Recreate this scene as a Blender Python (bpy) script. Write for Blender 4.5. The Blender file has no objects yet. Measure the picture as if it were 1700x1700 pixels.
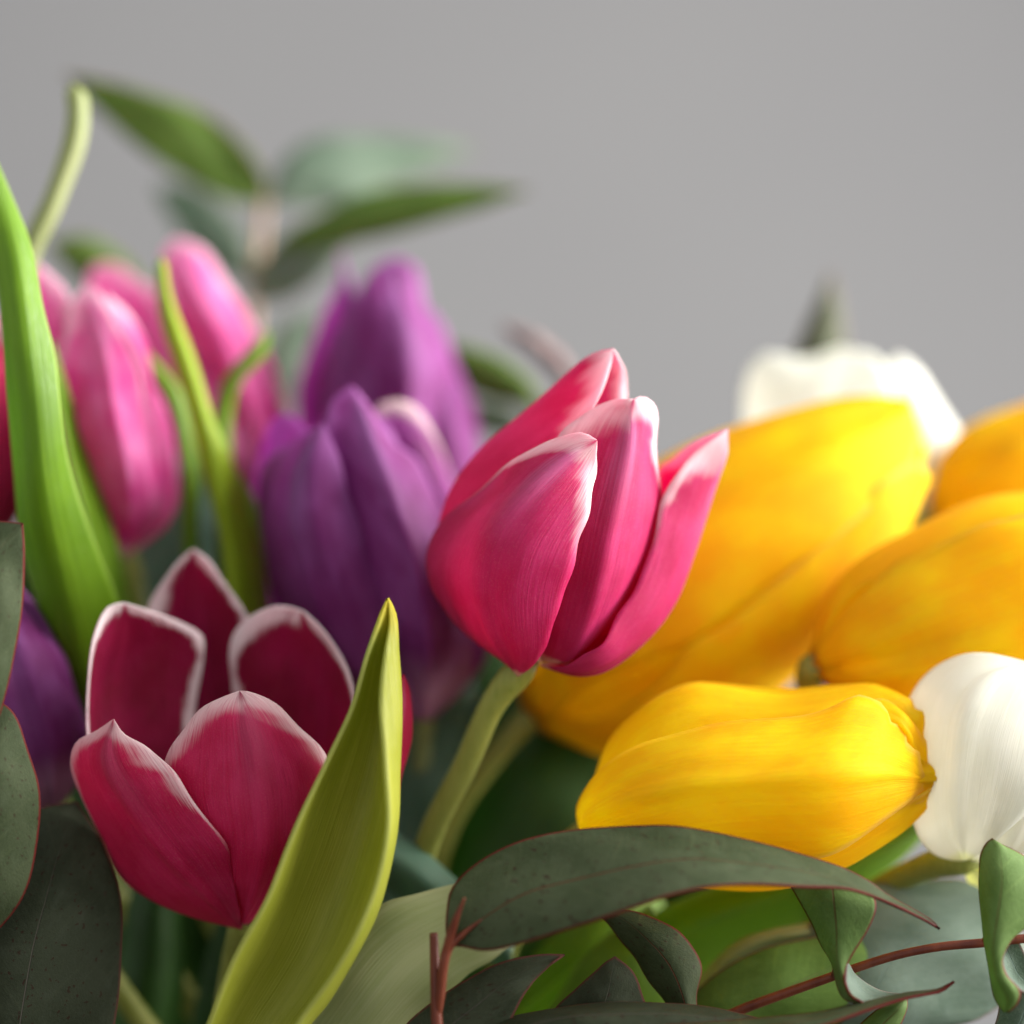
import bpy, math, random
import numpy as np
from mathutils import Vector

random.seed(7)
scene = bpy.context.scene
COL = scene.collection

# ------------------------------------------------------------------ camera
D = 0.45            # distance from the lens to the plane of focus, metres
FW = 0.18           # width of the field at that plane
Z0 = 0.30           # height of the optical axis
cam_data = bpy.data.cameras.new('camera')
cam = bpy.data.objects.new('camera', cam_data)
COL.objects.link(cam)
cam.location = (0, -D, Z0)
cam.rotation_euler = (math.radians(90), 0, 0)
cam_data.sensor_width = 36
cam_data.lens = 36 * D / FW
cam_data.clip_start = 0.01
cam_data.clip_end = 20
cam_data.dof.use_dof = True
cam_data.dof.focus_distance = D - 0.004
cam_data.dof.aperture_fstop = 3.6
scene.camera = cam

# ------------------------------------------------------------------ light
world = bpy.data.worlds.new('World')
scene.world = world
world.use_nodes = True
world.node_tree.nodes['Background'].inputs['Color'].default_value = (0.97, 0.98, 1.0, 1)
world.node_tree.nodes['Background'].inputs['Strength'].default_value = 0.80


def area(name, loc, target, size, power, colour=(1, 1, 1)):
    ld = bpy.data.lights.new(name, 'AREA')
    ld.shape = 'RECTANGLE'
    ld.size, ld.size_y = size
    ld.energy = power
    ld.color = colour
    o = bpy.data.objects.new(name, ld)
    COL.objects.link(o)
    o.location = loc
    o.rotation_euler = (Vector(target) - Vector(loc)).to_track_quat('-Z', 'Y').to_euler()
    return o


area('window_light', (1.15, 0.25, Z0 + 0.36), (-0.1, 0.15, Z0), (1.5, 1.4), 114.0, (1.0, 0.98, 0.955))

scene.view_settings.view_transform = 'Standard'
scene.view_settings.look = 'None'
scene.view_settings.exposure = 0.2
scene.view_settings.gamma = 1.0
scene.view_settings.use_curve_mapping = False
scene.cycles.use_denoising = True
scene.cycles.sample_clamp_indirect = 3.0
scene.cycles.max_bounces = 14
scene.cycles.diffuse_bounces = 8
scene.cycles.transmission_bounces = 8

# ------------------------------------------------------------------ helpers
def P(px, py, d):
    """a photograph pixel and a depth in mm behind the plane of focus -> a point"""
    dm = d * 0.001
    k = FW / 1700.0 * (D + dm) / D
    return np.array(((px - 850.0) * k, dm, Z0 + (850.0 - py) * k))


def px2m(n, d):
    return n * FW / 1700.0 * (D + d * 0.001) / D


def catmull(pts, n):
    """n points at even spacing on a smooth curve through pts (k,3)"""
    pts = np.asarray(pts, float)
    if len(pts) == 2:
        t = np.linspace(0, 1, n)[:, None]
        return pts[0] * (1 - t) + pts[1] * t
    ext = np.vstack([2 * pts[0] - pts[1], pts, 2 * pts[-1] - pts[-2]])
    dense = []
    for i in range(1, len(ext) - 2):
        p0, p1, p2, p3 = ext[i - 1:i + 3]
        dd = [max(np.linalg.norm(b - a), 1e-7) ** 0.5 for a, b in ((p0, p1), (p1, p2), (p2, p3))]
        t0, t1 = 0.0, dd[0]
        t2 = t1 + dd[1]
        t3 = t2 + dd[2]
        t = np.linspace(t1, t2, 14, endpoint=False)[:, None]
        a1 = (t1 - t) / (t1 - t0) * p0 + (t - t0) / (t1 - t0) * p1
        a2 = (t2 - t) / (t2 - t1) * p1 + (t - t1) / (t2 - t1) * p2
        a3 = (t3 - t) / (t3 - t2) * p2 + (t - t2) / (t3 - t2) * p3
        b1 = (t2 - t) / (t2 - t0) * a1 + (t - t0) / (t2 - t0) * a2
        b2 = (t3 - t) / (t3 - t1) * a2 + (t - t1) / (t3 - t1) * a3
        dense.append((t2 - t) / (t2 - t1) * b1 + (t - t1) / (t2 - t1) * b2)
    dense.append(pts[-1:])
    dense = np.vstack(dense)
    seg = np.linalg.norm(np.diff(dense, axis=0), axis=1)
    s = np.concatenate([[0], np.cumsum(seg)])
    q = np.linspace(0, s[-1], n)
    return np.stack([np.interp(q, s, dense[:, k]) for k in range(3)], axis=1)


def across(rails, nv):
    """rails (k,nu,3) -> grid (nu,nv,3) with a smooth section through the rails"""
    k, nu, _ = rails.shape
    if k == 2:
        t = np.linspace(0, 1, nv)[None, :, None]
        return rails[0][:, None] * (1 - t) + rails[1][:, None] * t
    # natural cubic spline in the rail index
    x = np.arange(k, dtype=float)
    A = np.zeros((k, k)); A[0, 0] = A[-1, -1] = 1
    rhs = np.zeros((k, nu * 3))
    y = rails.reshape(k, -1)
    for i in range(1, k - 1):
        A[i, i - 1] = A[i, i + 1] = 1; A[i, i] = 4
        rhs[i] = 6 * (y[i + 1] - 2 * y[i] + y[i - 1])
    M = np.linalg.solve(A, rhs)
    q = np.linspace(0, k - 1, nv)
    out = np.zeros((nv, nu * 3))
    for j, s in enumerate(q):
        i = min(int(s), k - 2); f = s - i
        out[j] = (M[i] * (1 - f) ** 3 + M[i + 1] * f ** 3) / 6 + (y[i] - M[i] / 6) * (1 - f) + (y[i + 1] - M[i + 1] / 6) * f
    return out.reshape(nv, nu, 3).transpose(1, 0, 2)


def wobble(grid, amp, seed, fu=3.0, fv=2.0):
    """low swells of the blade, in metres, along its own normals"""
    nu, nv, _ = grid.shape
    du = np.gradient(grid, axis=0); dv = np.gradient(grid, axis=1)
    n = np.cross(du, dv)
    ln = np.linalg.norm(n, axis=2, keepdims=True)
    n = n / np.maximum(ln, 1e-12)
    r = np.random.RandomState(seed)
    u = np.linspace(0, 1, nu)[:, None]; v = np.linspace(-1, 1, nv)[None, :]
    h = np.zeros((nu, nv))
    for _ in range(5):
        h += r.uniform(.4, 1) * np.sin(u * fu * r.uniform(1, 3) * 2 + v * fv * r.uniform(-2.5, 2.5) + r.uniform(0, 6.3))
    fade = np.clip(u / 0.15, 0, 1) * np.clip((1 - u) / 0.1, 0.25, 1)
    return grid + n * (h * fade * amp / 3)[..., None]


def ruffle(grid, amp, seed, freq=9.0):
    """fine unevenness that grows towards the margin and the tip"""
    nu, nv, _ = grid.shape
    n = np.cross(np.gradient(grid, axis=0), np.gradient(grid, axis=1))
    n = n / np.maximum(np.linalg.norm(n, axis=2, keepdims=True), 1e-12)
    r = np.random.RandomState(seed + 991)
    u = np.linspace(0, 1, nu)[:, None]; v = np.linspace(-1, 1, nv)[None, :]
    w = np.clip(np.abs(v) ** 5 * np.clip(u * 2, 0, 1) + u ** 8 * 0.8, 0, 1) * np.clip((1 - u) / 0.06, 0.1, 1)
    h = np.zeros((nu, nv))
    for k in range(6):
        h += np.sin(u * freq * r.uniform(0.8, 3.2) + v * r.uniform(-5, 5) + r.uniform(0, 6.3)) * r.uniform(.4, 1)
    t = np.gradient(grid, axis=1)
    t = t / np.maximum(np.linalg.norm(t, axis=2, keepdims=True), 1e-12)
    h2 = np.zeros((nu, nv))
    for k in range(4):
        h2 += np.sin(u * freq * r.uniform(1.5, 4.5) + r.uniform(0, 6.3)) * r.uniform(.3, 1)
    return grid + n * (h * w * amp / 3)[..., None] + t * (h2 * np.sign(v) * np.abs(v) ** 8 * amp / 6 * np.clip((1 - u) / 0.1, 0, 1) * np.clip(u / 0.2, 0, 1))[..., None]


def lengthwise(grid, prof):
    """prof(v) in metres pushed along the normals: creases and ribs running base to tip"""
    nu, nv, _ = grid.shape
    n = np.cross(np.gradient(grid, axis=0), np.gradient(grid, axis=1))
    n = n / np.maximum(np.linalg.norm(n, axis=2, keepdims=True), 1e-12)
    v = np.linspace(-1, 1, nv)
    u = np.linspace(0, 1, nu)[:, None]
    h = np.array([prof(x) for x in v])[None, :] * np.sin(np.clip(u * 1.05, 0, 1) * math.pi) ** 0.5
    return grid + n * h[..., None]


def sheet(name, grid, mat, parent, thick=0.00032, crenate=0.0, seed=0):
    """one blade (petal or leaf) as a thick mesh with u / v / edge-distance data for its material"""
    nu, nv, _ = grid.shape
    off = np.array(parent.location) if parent else np.zeros(3)
    # distance to the blade's margin in mm
    seg = np.linalg.norm(np.diff(grid, axis=1), axis=2)
    cs = np.concatenate([np.zeros((nu, 1)), np.cumsum(seg, axis=1)], axis=1)
    edge = np.minimum(cs, cs[:, -1:] - cs) * 1000
    segu = np.linalg.norm(np.diff(grid, axis=0), axis=2)
    cu = np.concatenate([np.zeros((1, nv)), np.cumsum(segu, axis=0)], axis=0)
    edge = np.minimum(edge, (cu[-1:] - cu) * 1000)
    width = cs[:, -1].max() * 1000
    length = cu[-1].max() * 1000
    verts = (grid - off).reshape(-1, 3)
    faces = []
    for i in range(nu - 1):
        for j in range(nv - 1):
            a = i * nv + j
            faces.append((a, a + 1, a + nv + 1, a + nv))
    me = bpy.data.meshes.new(name)
    me.from_pydata([tuple(x) for x in verts], [], faces)
    at = me.attributes.new('blade', 'FLOAT_VECTOR', 'POINT')
    u = np.repeat(np.linspace(0, 1, nu), nv)
    v = np.tile(np.linspace(-1, 1, nv), nu)
    at.data.foreach_set('vector', np.stack([u, v, edge.ravel()], 1).astype(np.float32).ravel())
    a2 = me.attributes.new('blade_mm', 'FLOAT_VECTOR', 'POINT')
    rs = random.random() * 100
    mid = cs[:, nv // 2][:, None]
    a2.data.foreach_set('vector', np.stack([cu.ravel() * 1000, ((cs - mid) * 1000).ravel() * 0.5 + v * width * 0.25, np.full(nu * nv, rs)], 1).astype(np.float32).ravel())
    me.materials.append(mat)
    me.polygons.foreach_set('use_smooth', [True] * len(me.polygons))
    me.update()
    o = bpy.data.objects.new(name, me)
    COL.objects.link(o)
    if parent:
        o.parent = parent
    s = o.modifiers.new('thickness', 'SOLIDIFY')
    s.thickness = thick
    s.offset = 0.0
    return o


def rails_grid(rails, nu=44, nv=22):
    R = np.stack([catmull([P(*p) for p in r], nu) for r in rails])
    return across(R, nv)


def thing(name, label, cat, loc, group=None):
    o = bpy.data.objects.new(name, None)
    o.empty_display_size = 0.005
    COL.objects.link(o)
    o.location = loc
    o['label'] = label
    o['category'] = cat
    if group:
        o['group'] = group
    return o


def tag(o, label, cat, group=None):
    o['label'] = label
    o['category'] = cat
    if group:
        o['group'] = group
    return o


def tube(name, pts, radii, mat, parent=None, seg=14, n=40):
    """a round stem through pts (world) with radii interpolated along it"""
    off = np.array(parent.location) if parent else np.zeros(3)
    c = catmull(pts, n)
    rr = np.interp(np.linspace(0, 1, n), np.linspace(0, 1, len(radii)), radii)
    T = np.gradient(c, axis=0)
    T /= np.linalg.norm(T, axis=1, keepdims=True)
    ref = np.array((0.0, 1.0, 0.0)) if abs(T[0][1]) < 0.9 else np.array((1.0, 0, 0))
    verts, faces = [], []
    nrm = np.cross(T[0], ref); nrm /= np.linalg.norm(nrm)
    for i in range(n):
        nrm = nrm - T[i] * nrm.dot(T[i]); nrm /= np.linalg.norm(nrm)
        b = np.cross(T[i], nrm)
        for k in range(seg):
            a = 2 * math.pi * k / seg
            verts.append(tuple(c[i] + rr[i] * (math.cos(a) * nrm + math.sin(a) * b) - off))
    for i in range(n - 1):
        for k in range(seg):
            k2 = (k + 1) % seg
            faces.append((i * seg + k, i * seg + k2, (i + 1) * seg + k2, (i + 1) * seg + k))
    faces.append(tuple(range(seg))[::-1])
    faces.append(tuple((n - 1) * seg + k for k in range(seg)))
    me = bpy.data.meshes.new(name)
    me.from_pydata(verts, [], faces)
    me.materials.append(mat)
    me.polygons.foreach_set('use_smooth', [True] * len(me.polygons))
    me.update()
    o = bpy.data.objects.new(name, me)
    COL.objects.link(o)
    if parent:
        o.parent = parent
    return o


# ------------------------------------------------------------------ materials
def nt(name):
    m = bpy.data.materials.new(name)
    m.use_nodes = True
    t = m.node_tree
    t.nodes.clear()
    return m, t


class G:
    """small node-graph writer"""
    def __init__(self, tree):
        self.t = tree
    def node(self, kind, **kw):
        n = self.t.nodes.new(kind)
        for k, v in kw.items():
            setattr(n, k, v)
        return n
    def put(self, sock, val):
        if hasattr(val, 'is_output'):
            self.t.links.new(val, sock)
        elif isinstance(val, (tuple, list)) and len(val) == 3 and sock.type == 'RGBA':
            sock.default_value = (*val, 1)
        else:
            sock.default_value = val
    def math(self, op, a, b=0.0, c=0.0, clamp=False):
        n = self.node('ShaderNodeMath', operation=op, use_clamp=clamp)
        self.put(n.inputs[0], a); self.put(n.inputs[1], b); self.put(n.inputs[2], c)
        return n.outputs[0]
    def step(self, x, lo, hi, a=0.0, b=1.0):
        n = self.node('ShaderNodeMapRange', interpolation_type='SMOOTHSTEP')
        self.put(n.inputs['Value'], x)
        n.inputs['From Min'].default_value = lo; n.inputs['From Max'].default_value = hi
        n.inputs['To Min'].default_value = a; n.inputs['To Max'].default_value = b
        return n.outputs[0]
    def mix(self, f, a, b, mode='MIX'):
        n = self.node('ShaderNodeMix', data_type='RGBA', blend_type=mode)
        self.put(n.inputs[0], f); self.put(n.inputs[6], a); self.put(n.inputs[7], b)
        return n.outputs[2]
    def attr(self, name):
        n = self.node('ShaderNodeAttribute', attribute_name=name)
        return n.outputs['Vector']
    def sep(self, v):
        n = self.node('ShaderNodeSeparateXYZ'); self.put(n.inputs[0], v)
        return n.outputs
    def comb(self, x, y, z):
        n = self.node('ShaderNodeCombineXYZ')
        self.put(n.inputs[0], x); self.put(n.inputs[1], y); self.put(n.inputs[2], z)
        return n.outputs[0]
    def noise(self, vec, scale, detail=3.0, rough=0.55):
        n = self.node('ShaderNodeTexNoise')
        self.put(n.inputs['Vector'], vec)
        n.inputs['Scale'].default_value = scale
        n.inputs['Detail'].default_value = detail
        n.inputs['Roughness'].default_value = rough
        return n.outputs['Fac']


def blade_out(g, col, tcol, trans, rough, bump_h, bump_d, spec=0.3, sheen=0.0, coat=0.0):
    b = g.node('ShaderNodeBump')
    b.inputs['Strength'].default_value = 1.0
    b.inputs['Distance'].default_value = bump_d
    g.put(b.inputs['Height'], bump_h)
    p = g.node('ShaderNodeBsdfPrincipled')
    g.put(p.inputs['Base Color'], col)
    g.put(p.inputs['Roughness'], rough)
    p.inputs['Specular IOR Level'].default_value = spec
    p.inputs['Sheen Weight'].default_value = sheen
    p.inputs['Sheen Roughness'].default_value = 0.4
    g.put(p.inputs['Normal'], b.outputs[0])
    tr = g.node('ShaderNodeBsdfTranslucent')
    g.put(tr.inputs['Color'], tcol)
    g.put(tr.inputs['Normal'], b.outputs[0])
    mx = g.node('ShaderNodeMixShader')
    mx.inputs[0].default_value = trans
    g.t.links.new(p.outputs[0], mx.inputs[1])
    g.t.links.new(tr.outputs[0], mx.inputs[2])
    o = g.node('ShaderNodeOutputMaterial')
    g.t.links.new(mx.outputs[0], o.inputs[0])


def petal_material(name, core, core2, margin=None, margin_w=5.0, base=(0.8, 0.75, 0.5), base_u=0.07,
                   tip=None, trans=0.5, tcore=None, vein=0.25, flush=None, rough=0.55, bump=0.00014, mlow=0.35, msharp=1.35, grow0=0.40, tip_u=0.93, mwob=1.0, mstart=0.0, mpatch=(0.55, 1.5)):
    m, t = nt(name)
    g = G(t)
    u, v, e = g.sep(g.attr('blade'))
    x, y, r = g.sep(g.attr('blade_mm'))
    # streaks that run from base to tip
    streak = g.noise(g.comb(g.math('MULTIPLY', x, 0.05), g.math('MULTIPLY', y, 1.6), r), 1.0, 4.0, 0.65)
    fine = g.noise(g.comb(g.math('MULTIPLY', x, 0.16), g.math('MULTIPLY', y, 5.0), r), 1.0, 2.0, 0.6)
    cloud = g.noise(g.comb(g.math('MULTIPLY', x, 0.09), g.math('MULTIPLY', y, 0.11), r), 1.0, 3.0, 0.6)
    speck = g.noise(g.comb(g.math('MULTIPLY', x, 3.2), g.math('MULTIPLY', y, 3.6), r), 1.0, 2.0, 0.7)
    col = g.mix(g.step(g.math('ADD', g.math('MULTIPLY', cloud, 0.7), g.math('MULTIPLY', streak, 0.3)), 0.36, 0.66), core, core2)
    if flush is not None:           # bluish-pink bloom up the middle of the back, as tulips have
        f = g.math('MULTIPLY', g.step(g.math('ABSOLUTE', g.math('ADD', v, g.math('MULTIPLY', g.math('SUBTRACT', streak, 0.5), 0.6))), 0.05, 0.42, 1.0, 0.0), g.step(u, 0.45, 0.92))
        col = g.mix(g.math('MULTIPLY', f, 0.75), col, flush)
    if margin is not None:
        wob = g.math('ADD', g.math('MULTIPLY', g.math('SUBTRACT', streak, 0.5), margin_w * 1.7), g.math('MULTIPLY', g.math('SUBTRACT', fine, 0.5), margin_w * 1.7))
        ee = g.math('ADD', e, g.math('MULTIPLY', wob, mwob))
        grow = g.step(u, grow0, 1.0, 0.03, 1.9)      # the pale edge widens towards the tip
        patch = g.noise(g.comb(g.math('MULTIPLY', x, 0.10), g.math('MULTIPLY', g.math('SIGN', v), 3.0), r), 1.0, 2.0, 0.5)
        grow = g.math('MULTIPLY', grow, g.step(patch, 0.30, 0.70, *mpatch))
        ratio = g.math('DIVIDE', ee, g.math('MULTIPLY', grow, margin_w))
        mf = g.math('MULTIPLY', g.step(ratio, mstart, msharp, 1.0, 0.0), g.step(u, mlow, mlow + 0.27))
        col = g.mix(mf, col, margin)
    if tip is not None:
        col = g.mix(g.math('MULTIPLY', g.step(g.math('ADD', u, g.math('MULTIPLY', g.math('SUBTRACT', streak, 0.5), 0.10)), tip_u, min(1.0, tip_u + 0.12)), g.step(g.math('ABSOLUTE', v), 0.1, 0.6, 1, 0)), col, tip)
    # darker hair-fine veins and pale specks of the skin
    col = g.mix(g.math('MULTIPLY', g.step(fine, 0.56, 0.72), vein), col, (core[0] * 0.55, core[1] * 0.4, core[2] * 0.6))
    col = g.mix(g.math('MULTIPLY', g.step(speck, 0.5, 0.75), 0.16), col, (core2[0] * 0.5 + 0.42, core2[1] * 0.5 + 0.30, core2[2] * 0.5 + 0.28))
    bf = g.step(g.math('ADD', u, g.math('MULTIPLY', g.math('SUBTRACT', streak, 0.5), 0.05)), base_u * 0.5, base_u * 1.6, 1.0, 0.0)
    col = g.mix(bf, col, base)
    tcol = col if tcore is None else g.mix(0.65, col, tcore)
    h = g.math('ADD', g.math('MULTIPLY', fine, 0.5), streak)
    blade_out(g, col, tcol, trans, rough, h, bump, spec=0.2, sheen=0.03)
    return m


def leaf_material(name, c1, c2, trans=0.4, tcol=(0.30, 0.55, 0.02), rough=0.42, edge=None, stripe=1.2, tipc=None):
    m, t = nt(name)
    g = G(t)
    u, v, e = g.sep(g.attr('blade'))
    x, y, r = g.sep(g.attr('blade_mm'))
    streak = g.noise(g.comb(g.math('MULTIPLY', x, 0.02), g.math('MULTIPLY', y, stripe), r), 1.0, 4.0, 0.6)
    cloud = g.noise(g.comb(g.math('MULTIPLY', x, 0.05), g.math('MULTIPLY', y, 0.15), r), 1.0, 3.0, 0.6)
    fine = g.noise(g.comb(g.math('MULTIPLY', x, 0.1), g.math('MULTIPLY', y, 4.5), r), 1.0, 2.0, 0.6)
    col = g.mix(g.step(g.math('ADD', g.math('MULTIPLY', cloud, 0.55), g.math('MULTIPLY', streak, 0.45)), 0.36, 0.66), c1, c2)
    if edge is not None:
        col = g.mix(g.step(g.math('ADD', e, g.math('MULTIPLY', g.math('SUBTRACT', streak, 0.5), 1.0)), 0.1, 1.1, 0.6, 0.0), col, edge)
    if tipc is not None:
        col = g.mix(g.step(g.math('ADD', u, g.math('MULTIPLY', g.math('SUBTRACT', streak, 0.5), 0.06)), 0.90, 1.0), col, tipc)
    vein = g.noise(g.comb(g.math('MULTIPLY', x, 0.008), g.math('MULTIPLY', y, 2.6), r), 1.0, 1.0, 0.4)
    col = g.mix(g.math('MULTIPLY', g.step(vein, 0.50, 0.64), 0.14), col, (c1[0] * 0.55, c1[1] * 0.62, c1[2] * 0.5))
    scuff = g.noise(g.comb(g.math('MULTIPLY', x, 0.5), g.math('MULTIPLY', y, 0.9), r), 1.0, 4.0, 0.75)
    col = g.mix(g.math('MULTIPLY', g.step(scuff, 0.58, 0.76), 0.22), col, (c2[0] * 0.8 + 0.16, c2[1] * 0.8 + 0.16, c2[2] + 0.10))
    h = g.math('ADD', g.math('ADD', g.math('MULTIPLY', fine, 0.35), streak), g.math('MULTIPLY', vein, 1.2))
    blade_out(g, col, g.mix(0.6, col, tcol), trans, g.step(scuff, 0.3, 0.7, rough - 0.05, rough + 0.2), h, 0.0001, spec=0.3)
    return m


def euc_material(name, c1, c2, margin=(0.10, 0.012, 0.010), rib=(0.13, 0.04, 0.02), trans=0.15, tcol=(0.12, 0.22, 0.05), rib_w=0.12, spots=1.0):
    m, t = nt(name)
    g = G(t)
    u, v, e = g.sep(g.attr('blade'))
    x, y, r = g.sep(g.attr('blade_mm'))
    c = g.comb(x, y, r)
    cloud = g.noise(c, 0.11, 4.0, 0.6)
    grain = g.noise(c, 2.2, 3.0, 0.7)
    spot = g.noise(c, 1.1, 1.0, 0.4)
    col = g.mix(g.step(cloud, 0.35, 0.65), c1, c2)
    col = g.mix(g.math('MULTIPLY', g.step(grain, 0.45, 0.7), 0.25), col, (c2[0] * 1.5, c2[1] * 1.5, c2[2] * 1.4))
    col = g.mix(g.math('MULTIPLY', g.step(spot, 0.67, 0.71), 0.85 * spots), col, (0.03, 0.012, 0.008))
    bloom = g.noise(g.comb(g.math('MULTIPLY', x, 0.22), g.math('MULTIPLY', y, 0.30), r), 1.0, 5.0, 0.7)
    col = g.mix(g.math('MULTIPLY', g.step(bloom, 0.48, 0.72), 0.40), col, (c2[0] * 1.3 + 0.008, c2[1] * 1.3 + 0.008, c2[2] * 1.4 + 0.008))
    # side veins at an angle to the rib, faint
    sv = g.noise(g.comb(g.math('MULTIPLY', g.math('SUBTRACT', x, g.math('MULTIPLY', g.math('ABSOLUTE', y), 1.1)), 0.9), g.math('MULTIPLY', y, 0.08), r), 1.0, 2.0, 0.5)
    col = g.mix(g.math('MULTIPLY', g.step(sv, 0.58, 0.68), 0.16), col, (c2[0] * 1.7, c2[1] * 1.6, c2[2] * 1.5))
    ribm = g.math('MULTIPLY', g.step(g.math('ABSOLUTE', y), rib_w * 0.5, rib_w * 1.4, 1.0, 0.0), g.step(u, 0.25, 0.95, 1.0, 0.15))
    col = g.mix(ribm, col, rib)
    col = g.mix(g.step(g.math('ADD', e, g.math('MULTIPLY', g.math('SUBTRACT', grain, 0.5), 0.35)), 0.22, 0.50, 1.0, 0.0), col, margin)
    h = g.math('ADD', g.math('ADD', grain, g.math('MULTIPLY', ribm, -1.6)), g.math('MULTIPLY', sv, 0.6))
    blade_out(g, col, g.mix(0.5, col, tcol), trans, 0.65, h, 0.00014, spec=0.12)
    return m


def stem_material(name, c1, c2, rough=0.45, grain=900.0, trans=0.0):
    m, t = nt(name)
    g = G(t)
    tc = g.node('ShaderNodeTexCoord').outputs['Object']
    s = g.sep(tc)
    n = g.noise(g.comb(s[0], s[1], g.math('MULTIPLY', s[2], 0.12)), grain, 3.0)
    big = g.noise(tc, 60.0, 3.0)
    col = g.mix(g.step(g.math('ADD', g.math('MULTIPLY', n, 0.5), g.math('MULTIPLY', big, 0.5)), 0.38, 0.62), c1, c2)
    blade_out(g, col, c2, 0.12, rough, n, 0.0002, spec=0.35)
    return m


PINK = petal_material('pink_petal', (0.44, 0.010, 0.095), (0.56, 0.034, 0.17), margin=(0.86, 0.74, 0.76), margin_w=1.9,
                      base=(0.78, 0.70, 0.50), base_u=0.03, tip=(0.55, 0.06, 0.18), tcore=(0.90, 0.025, 0.25), flush=(0.46, 0.14, 0.32), vein=0.3, msharp=2.1, mlow=0.52, grow0=0.5)
CRIM = petal_material('crimson_petal', (0.50, 0.010, 0.075), (0.62, 0.032, 0.14), margin=(0.82, 0.70, 0.69), margin_w=1.7,
                      base=(0.50, 0.25, 0.2), base_u=0.01, tip=(0.30, 0.03, 0.08), tcore=(0.85, 0.01, 0.22), flush=(0.42, 0.06, 0.14), vein=0.45, msharp=1.9)
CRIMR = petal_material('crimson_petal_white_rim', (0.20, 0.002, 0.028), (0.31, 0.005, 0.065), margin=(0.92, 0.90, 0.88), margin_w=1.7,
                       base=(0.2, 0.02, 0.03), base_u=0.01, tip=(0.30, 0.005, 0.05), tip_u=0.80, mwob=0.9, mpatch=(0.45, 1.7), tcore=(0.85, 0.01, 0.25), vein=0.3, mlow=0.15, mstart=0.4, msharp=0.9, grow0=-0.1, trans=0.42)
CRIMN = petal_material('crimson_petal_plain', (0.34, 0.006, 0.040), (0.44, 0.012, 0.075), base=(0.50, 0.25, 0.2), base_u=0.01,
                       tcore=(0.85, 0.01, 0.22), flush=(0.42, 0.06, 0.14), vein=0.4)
ROSE = petal_material('rose_petal', (0.66, 0.06, 0.33), (0.84, 0.32, 0.62), margin=(0.87, 0.74, 0.80), margin_w=2.0,
                      base=(0.8, 0.7, 0.66), base_u=0.05, tcore=(0.92, 0.14, 0.52), flush=(0.66, 0.30, 0.50), vein=0.5, trans=0.6)
PURP = petal_material('purple_petal', (0.22, 0.024, 0.165), (0.35, 0.090, 0.33), margin=(0.44, 0.15, 0.44), margin_w=1.2,
                      base=(0.64, 0.36, 0.52), base_u=0.17, tcore=(0.60, 0.11, 0.56), flush=(0.26, 0.12, 0.29), trans=0.58)
YELL = petal_material('yellow_petal', (0.93, 0.585, 0.003), (0.95, 0.78, 0.007), margin=(0.90, 0.66, 0.12), margin_w=0.8,
                      base=(0.80, 0.42, 0.02), base_u=0.02, tcore=(1.0, 0.90, 0.01), vein=0.10, trans=0.70, bump=0.00013)
WHIT = petal_material('white_petal', (0.70, 0.70, 0.63), (0.76, 0.76, 0.71), base=(0.75, 0.78, 0.42), base_u=0.06,
                      tcore=(0.95, 0.95, 0.86), vein=0.0, trans=0.5, bump=0.00006)
LEAF = leaf_material('tulip_leaf_green', (0.115, 0.225, 0.008), (0.175, 0.32, 0.014), edge=(0.30, 0.40, 0.08))
LIME = leaf_material('tulip_leaf_yellowish', (0.30, 0.32, 0.028), (0.38, 0.39, 0.05), edge=(0.42, 0.44, 0.12), tcol=(0.45, 0.50, 0.02), tipc=(0.62, 0.50, 0.03))
YLIME = leaf_material('tulip_leaf_lime', (0.28, 0.40, 0.012), (0.38, 0.50, 0.03), edge=(0.45, 0.5, 0.12), tcol=(0.5, 0.62, 0.02), trans=0.5)
PALE = leaf_material('tulip_leaf_pale', (0.26, 0.30, 0.12), (0.36, 0.38, 0.19), tcol=(0.5, 0.55, 0.1))
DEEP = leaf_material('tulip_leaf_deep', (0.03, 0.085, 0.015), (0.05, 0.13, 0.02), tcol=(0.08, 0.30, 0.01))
BLUE = leaf_material('tulip_leaf_bluish', (0.10, 0.20, 0.13), (0.15, 0.27, 0.18), tcol=(0.12, 0.3, 0.12))
EUC = euc_material('gum_leaf_grey', (0.036, 0.050, 0.021), (0.054, 0.069, 0.033))
EUCD = euc_material('gum_leaf_dark', (0.026, 0.033, 0.017), (0.038, 0.046, 0.026), margin=(0.10, 0.035, 0.025), rib=(0.10, 0.09, 0.07))
EUCB = euc_material('gum_leaf_bluish', (0.10, 0.145, 0.105), (0.15, 0.20, 0.155), margin=(0.20, 0.16, 0.14), rib=(0.17, 0.24, 0.20), spots=0.0, trans=0.3)
EUCG = euc_material('gum_leaf_green', (0.085, 0.145, 0.035), (0.12, 0.19, 0.055), trans=0.3, tcol=(0.22, 0.42, 0.03), spots=0.25)
EUCF = euc_material('gum_leaf_olive', (0.065, 0.12, 0.018), (0.090, 0.155, 0.028), margin=(0.13, 0.08, 0.05), rib=(0.16, 0.15, 0.07), spots=0.0)
EUCM = euc_material('gum_leaf_mint', (0.13, 0.185, 0.13), (0.18, 0.24, 0.175), margin=(0.24, 0.24, 0.16), rib=(0.24, 0.30, 0.2), spots=0.0, trans=0.4, tcol=(0.25, 0.36, 0.22))
STEM = stem_material('tulip_stem_green', (0.19, 0.22, 0.03), (0.27, 0.29, 0.06))
STEMP = stem_material('tulip_stem_pale', (0.22, 0.27, 0.10), (0.30, 0.34, 0.15))
TWIG = stem_material('gum_twig_red', (0.10, 0.020, 0.010), (0.19, 0.045, 0.018), grain=350)
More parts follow.
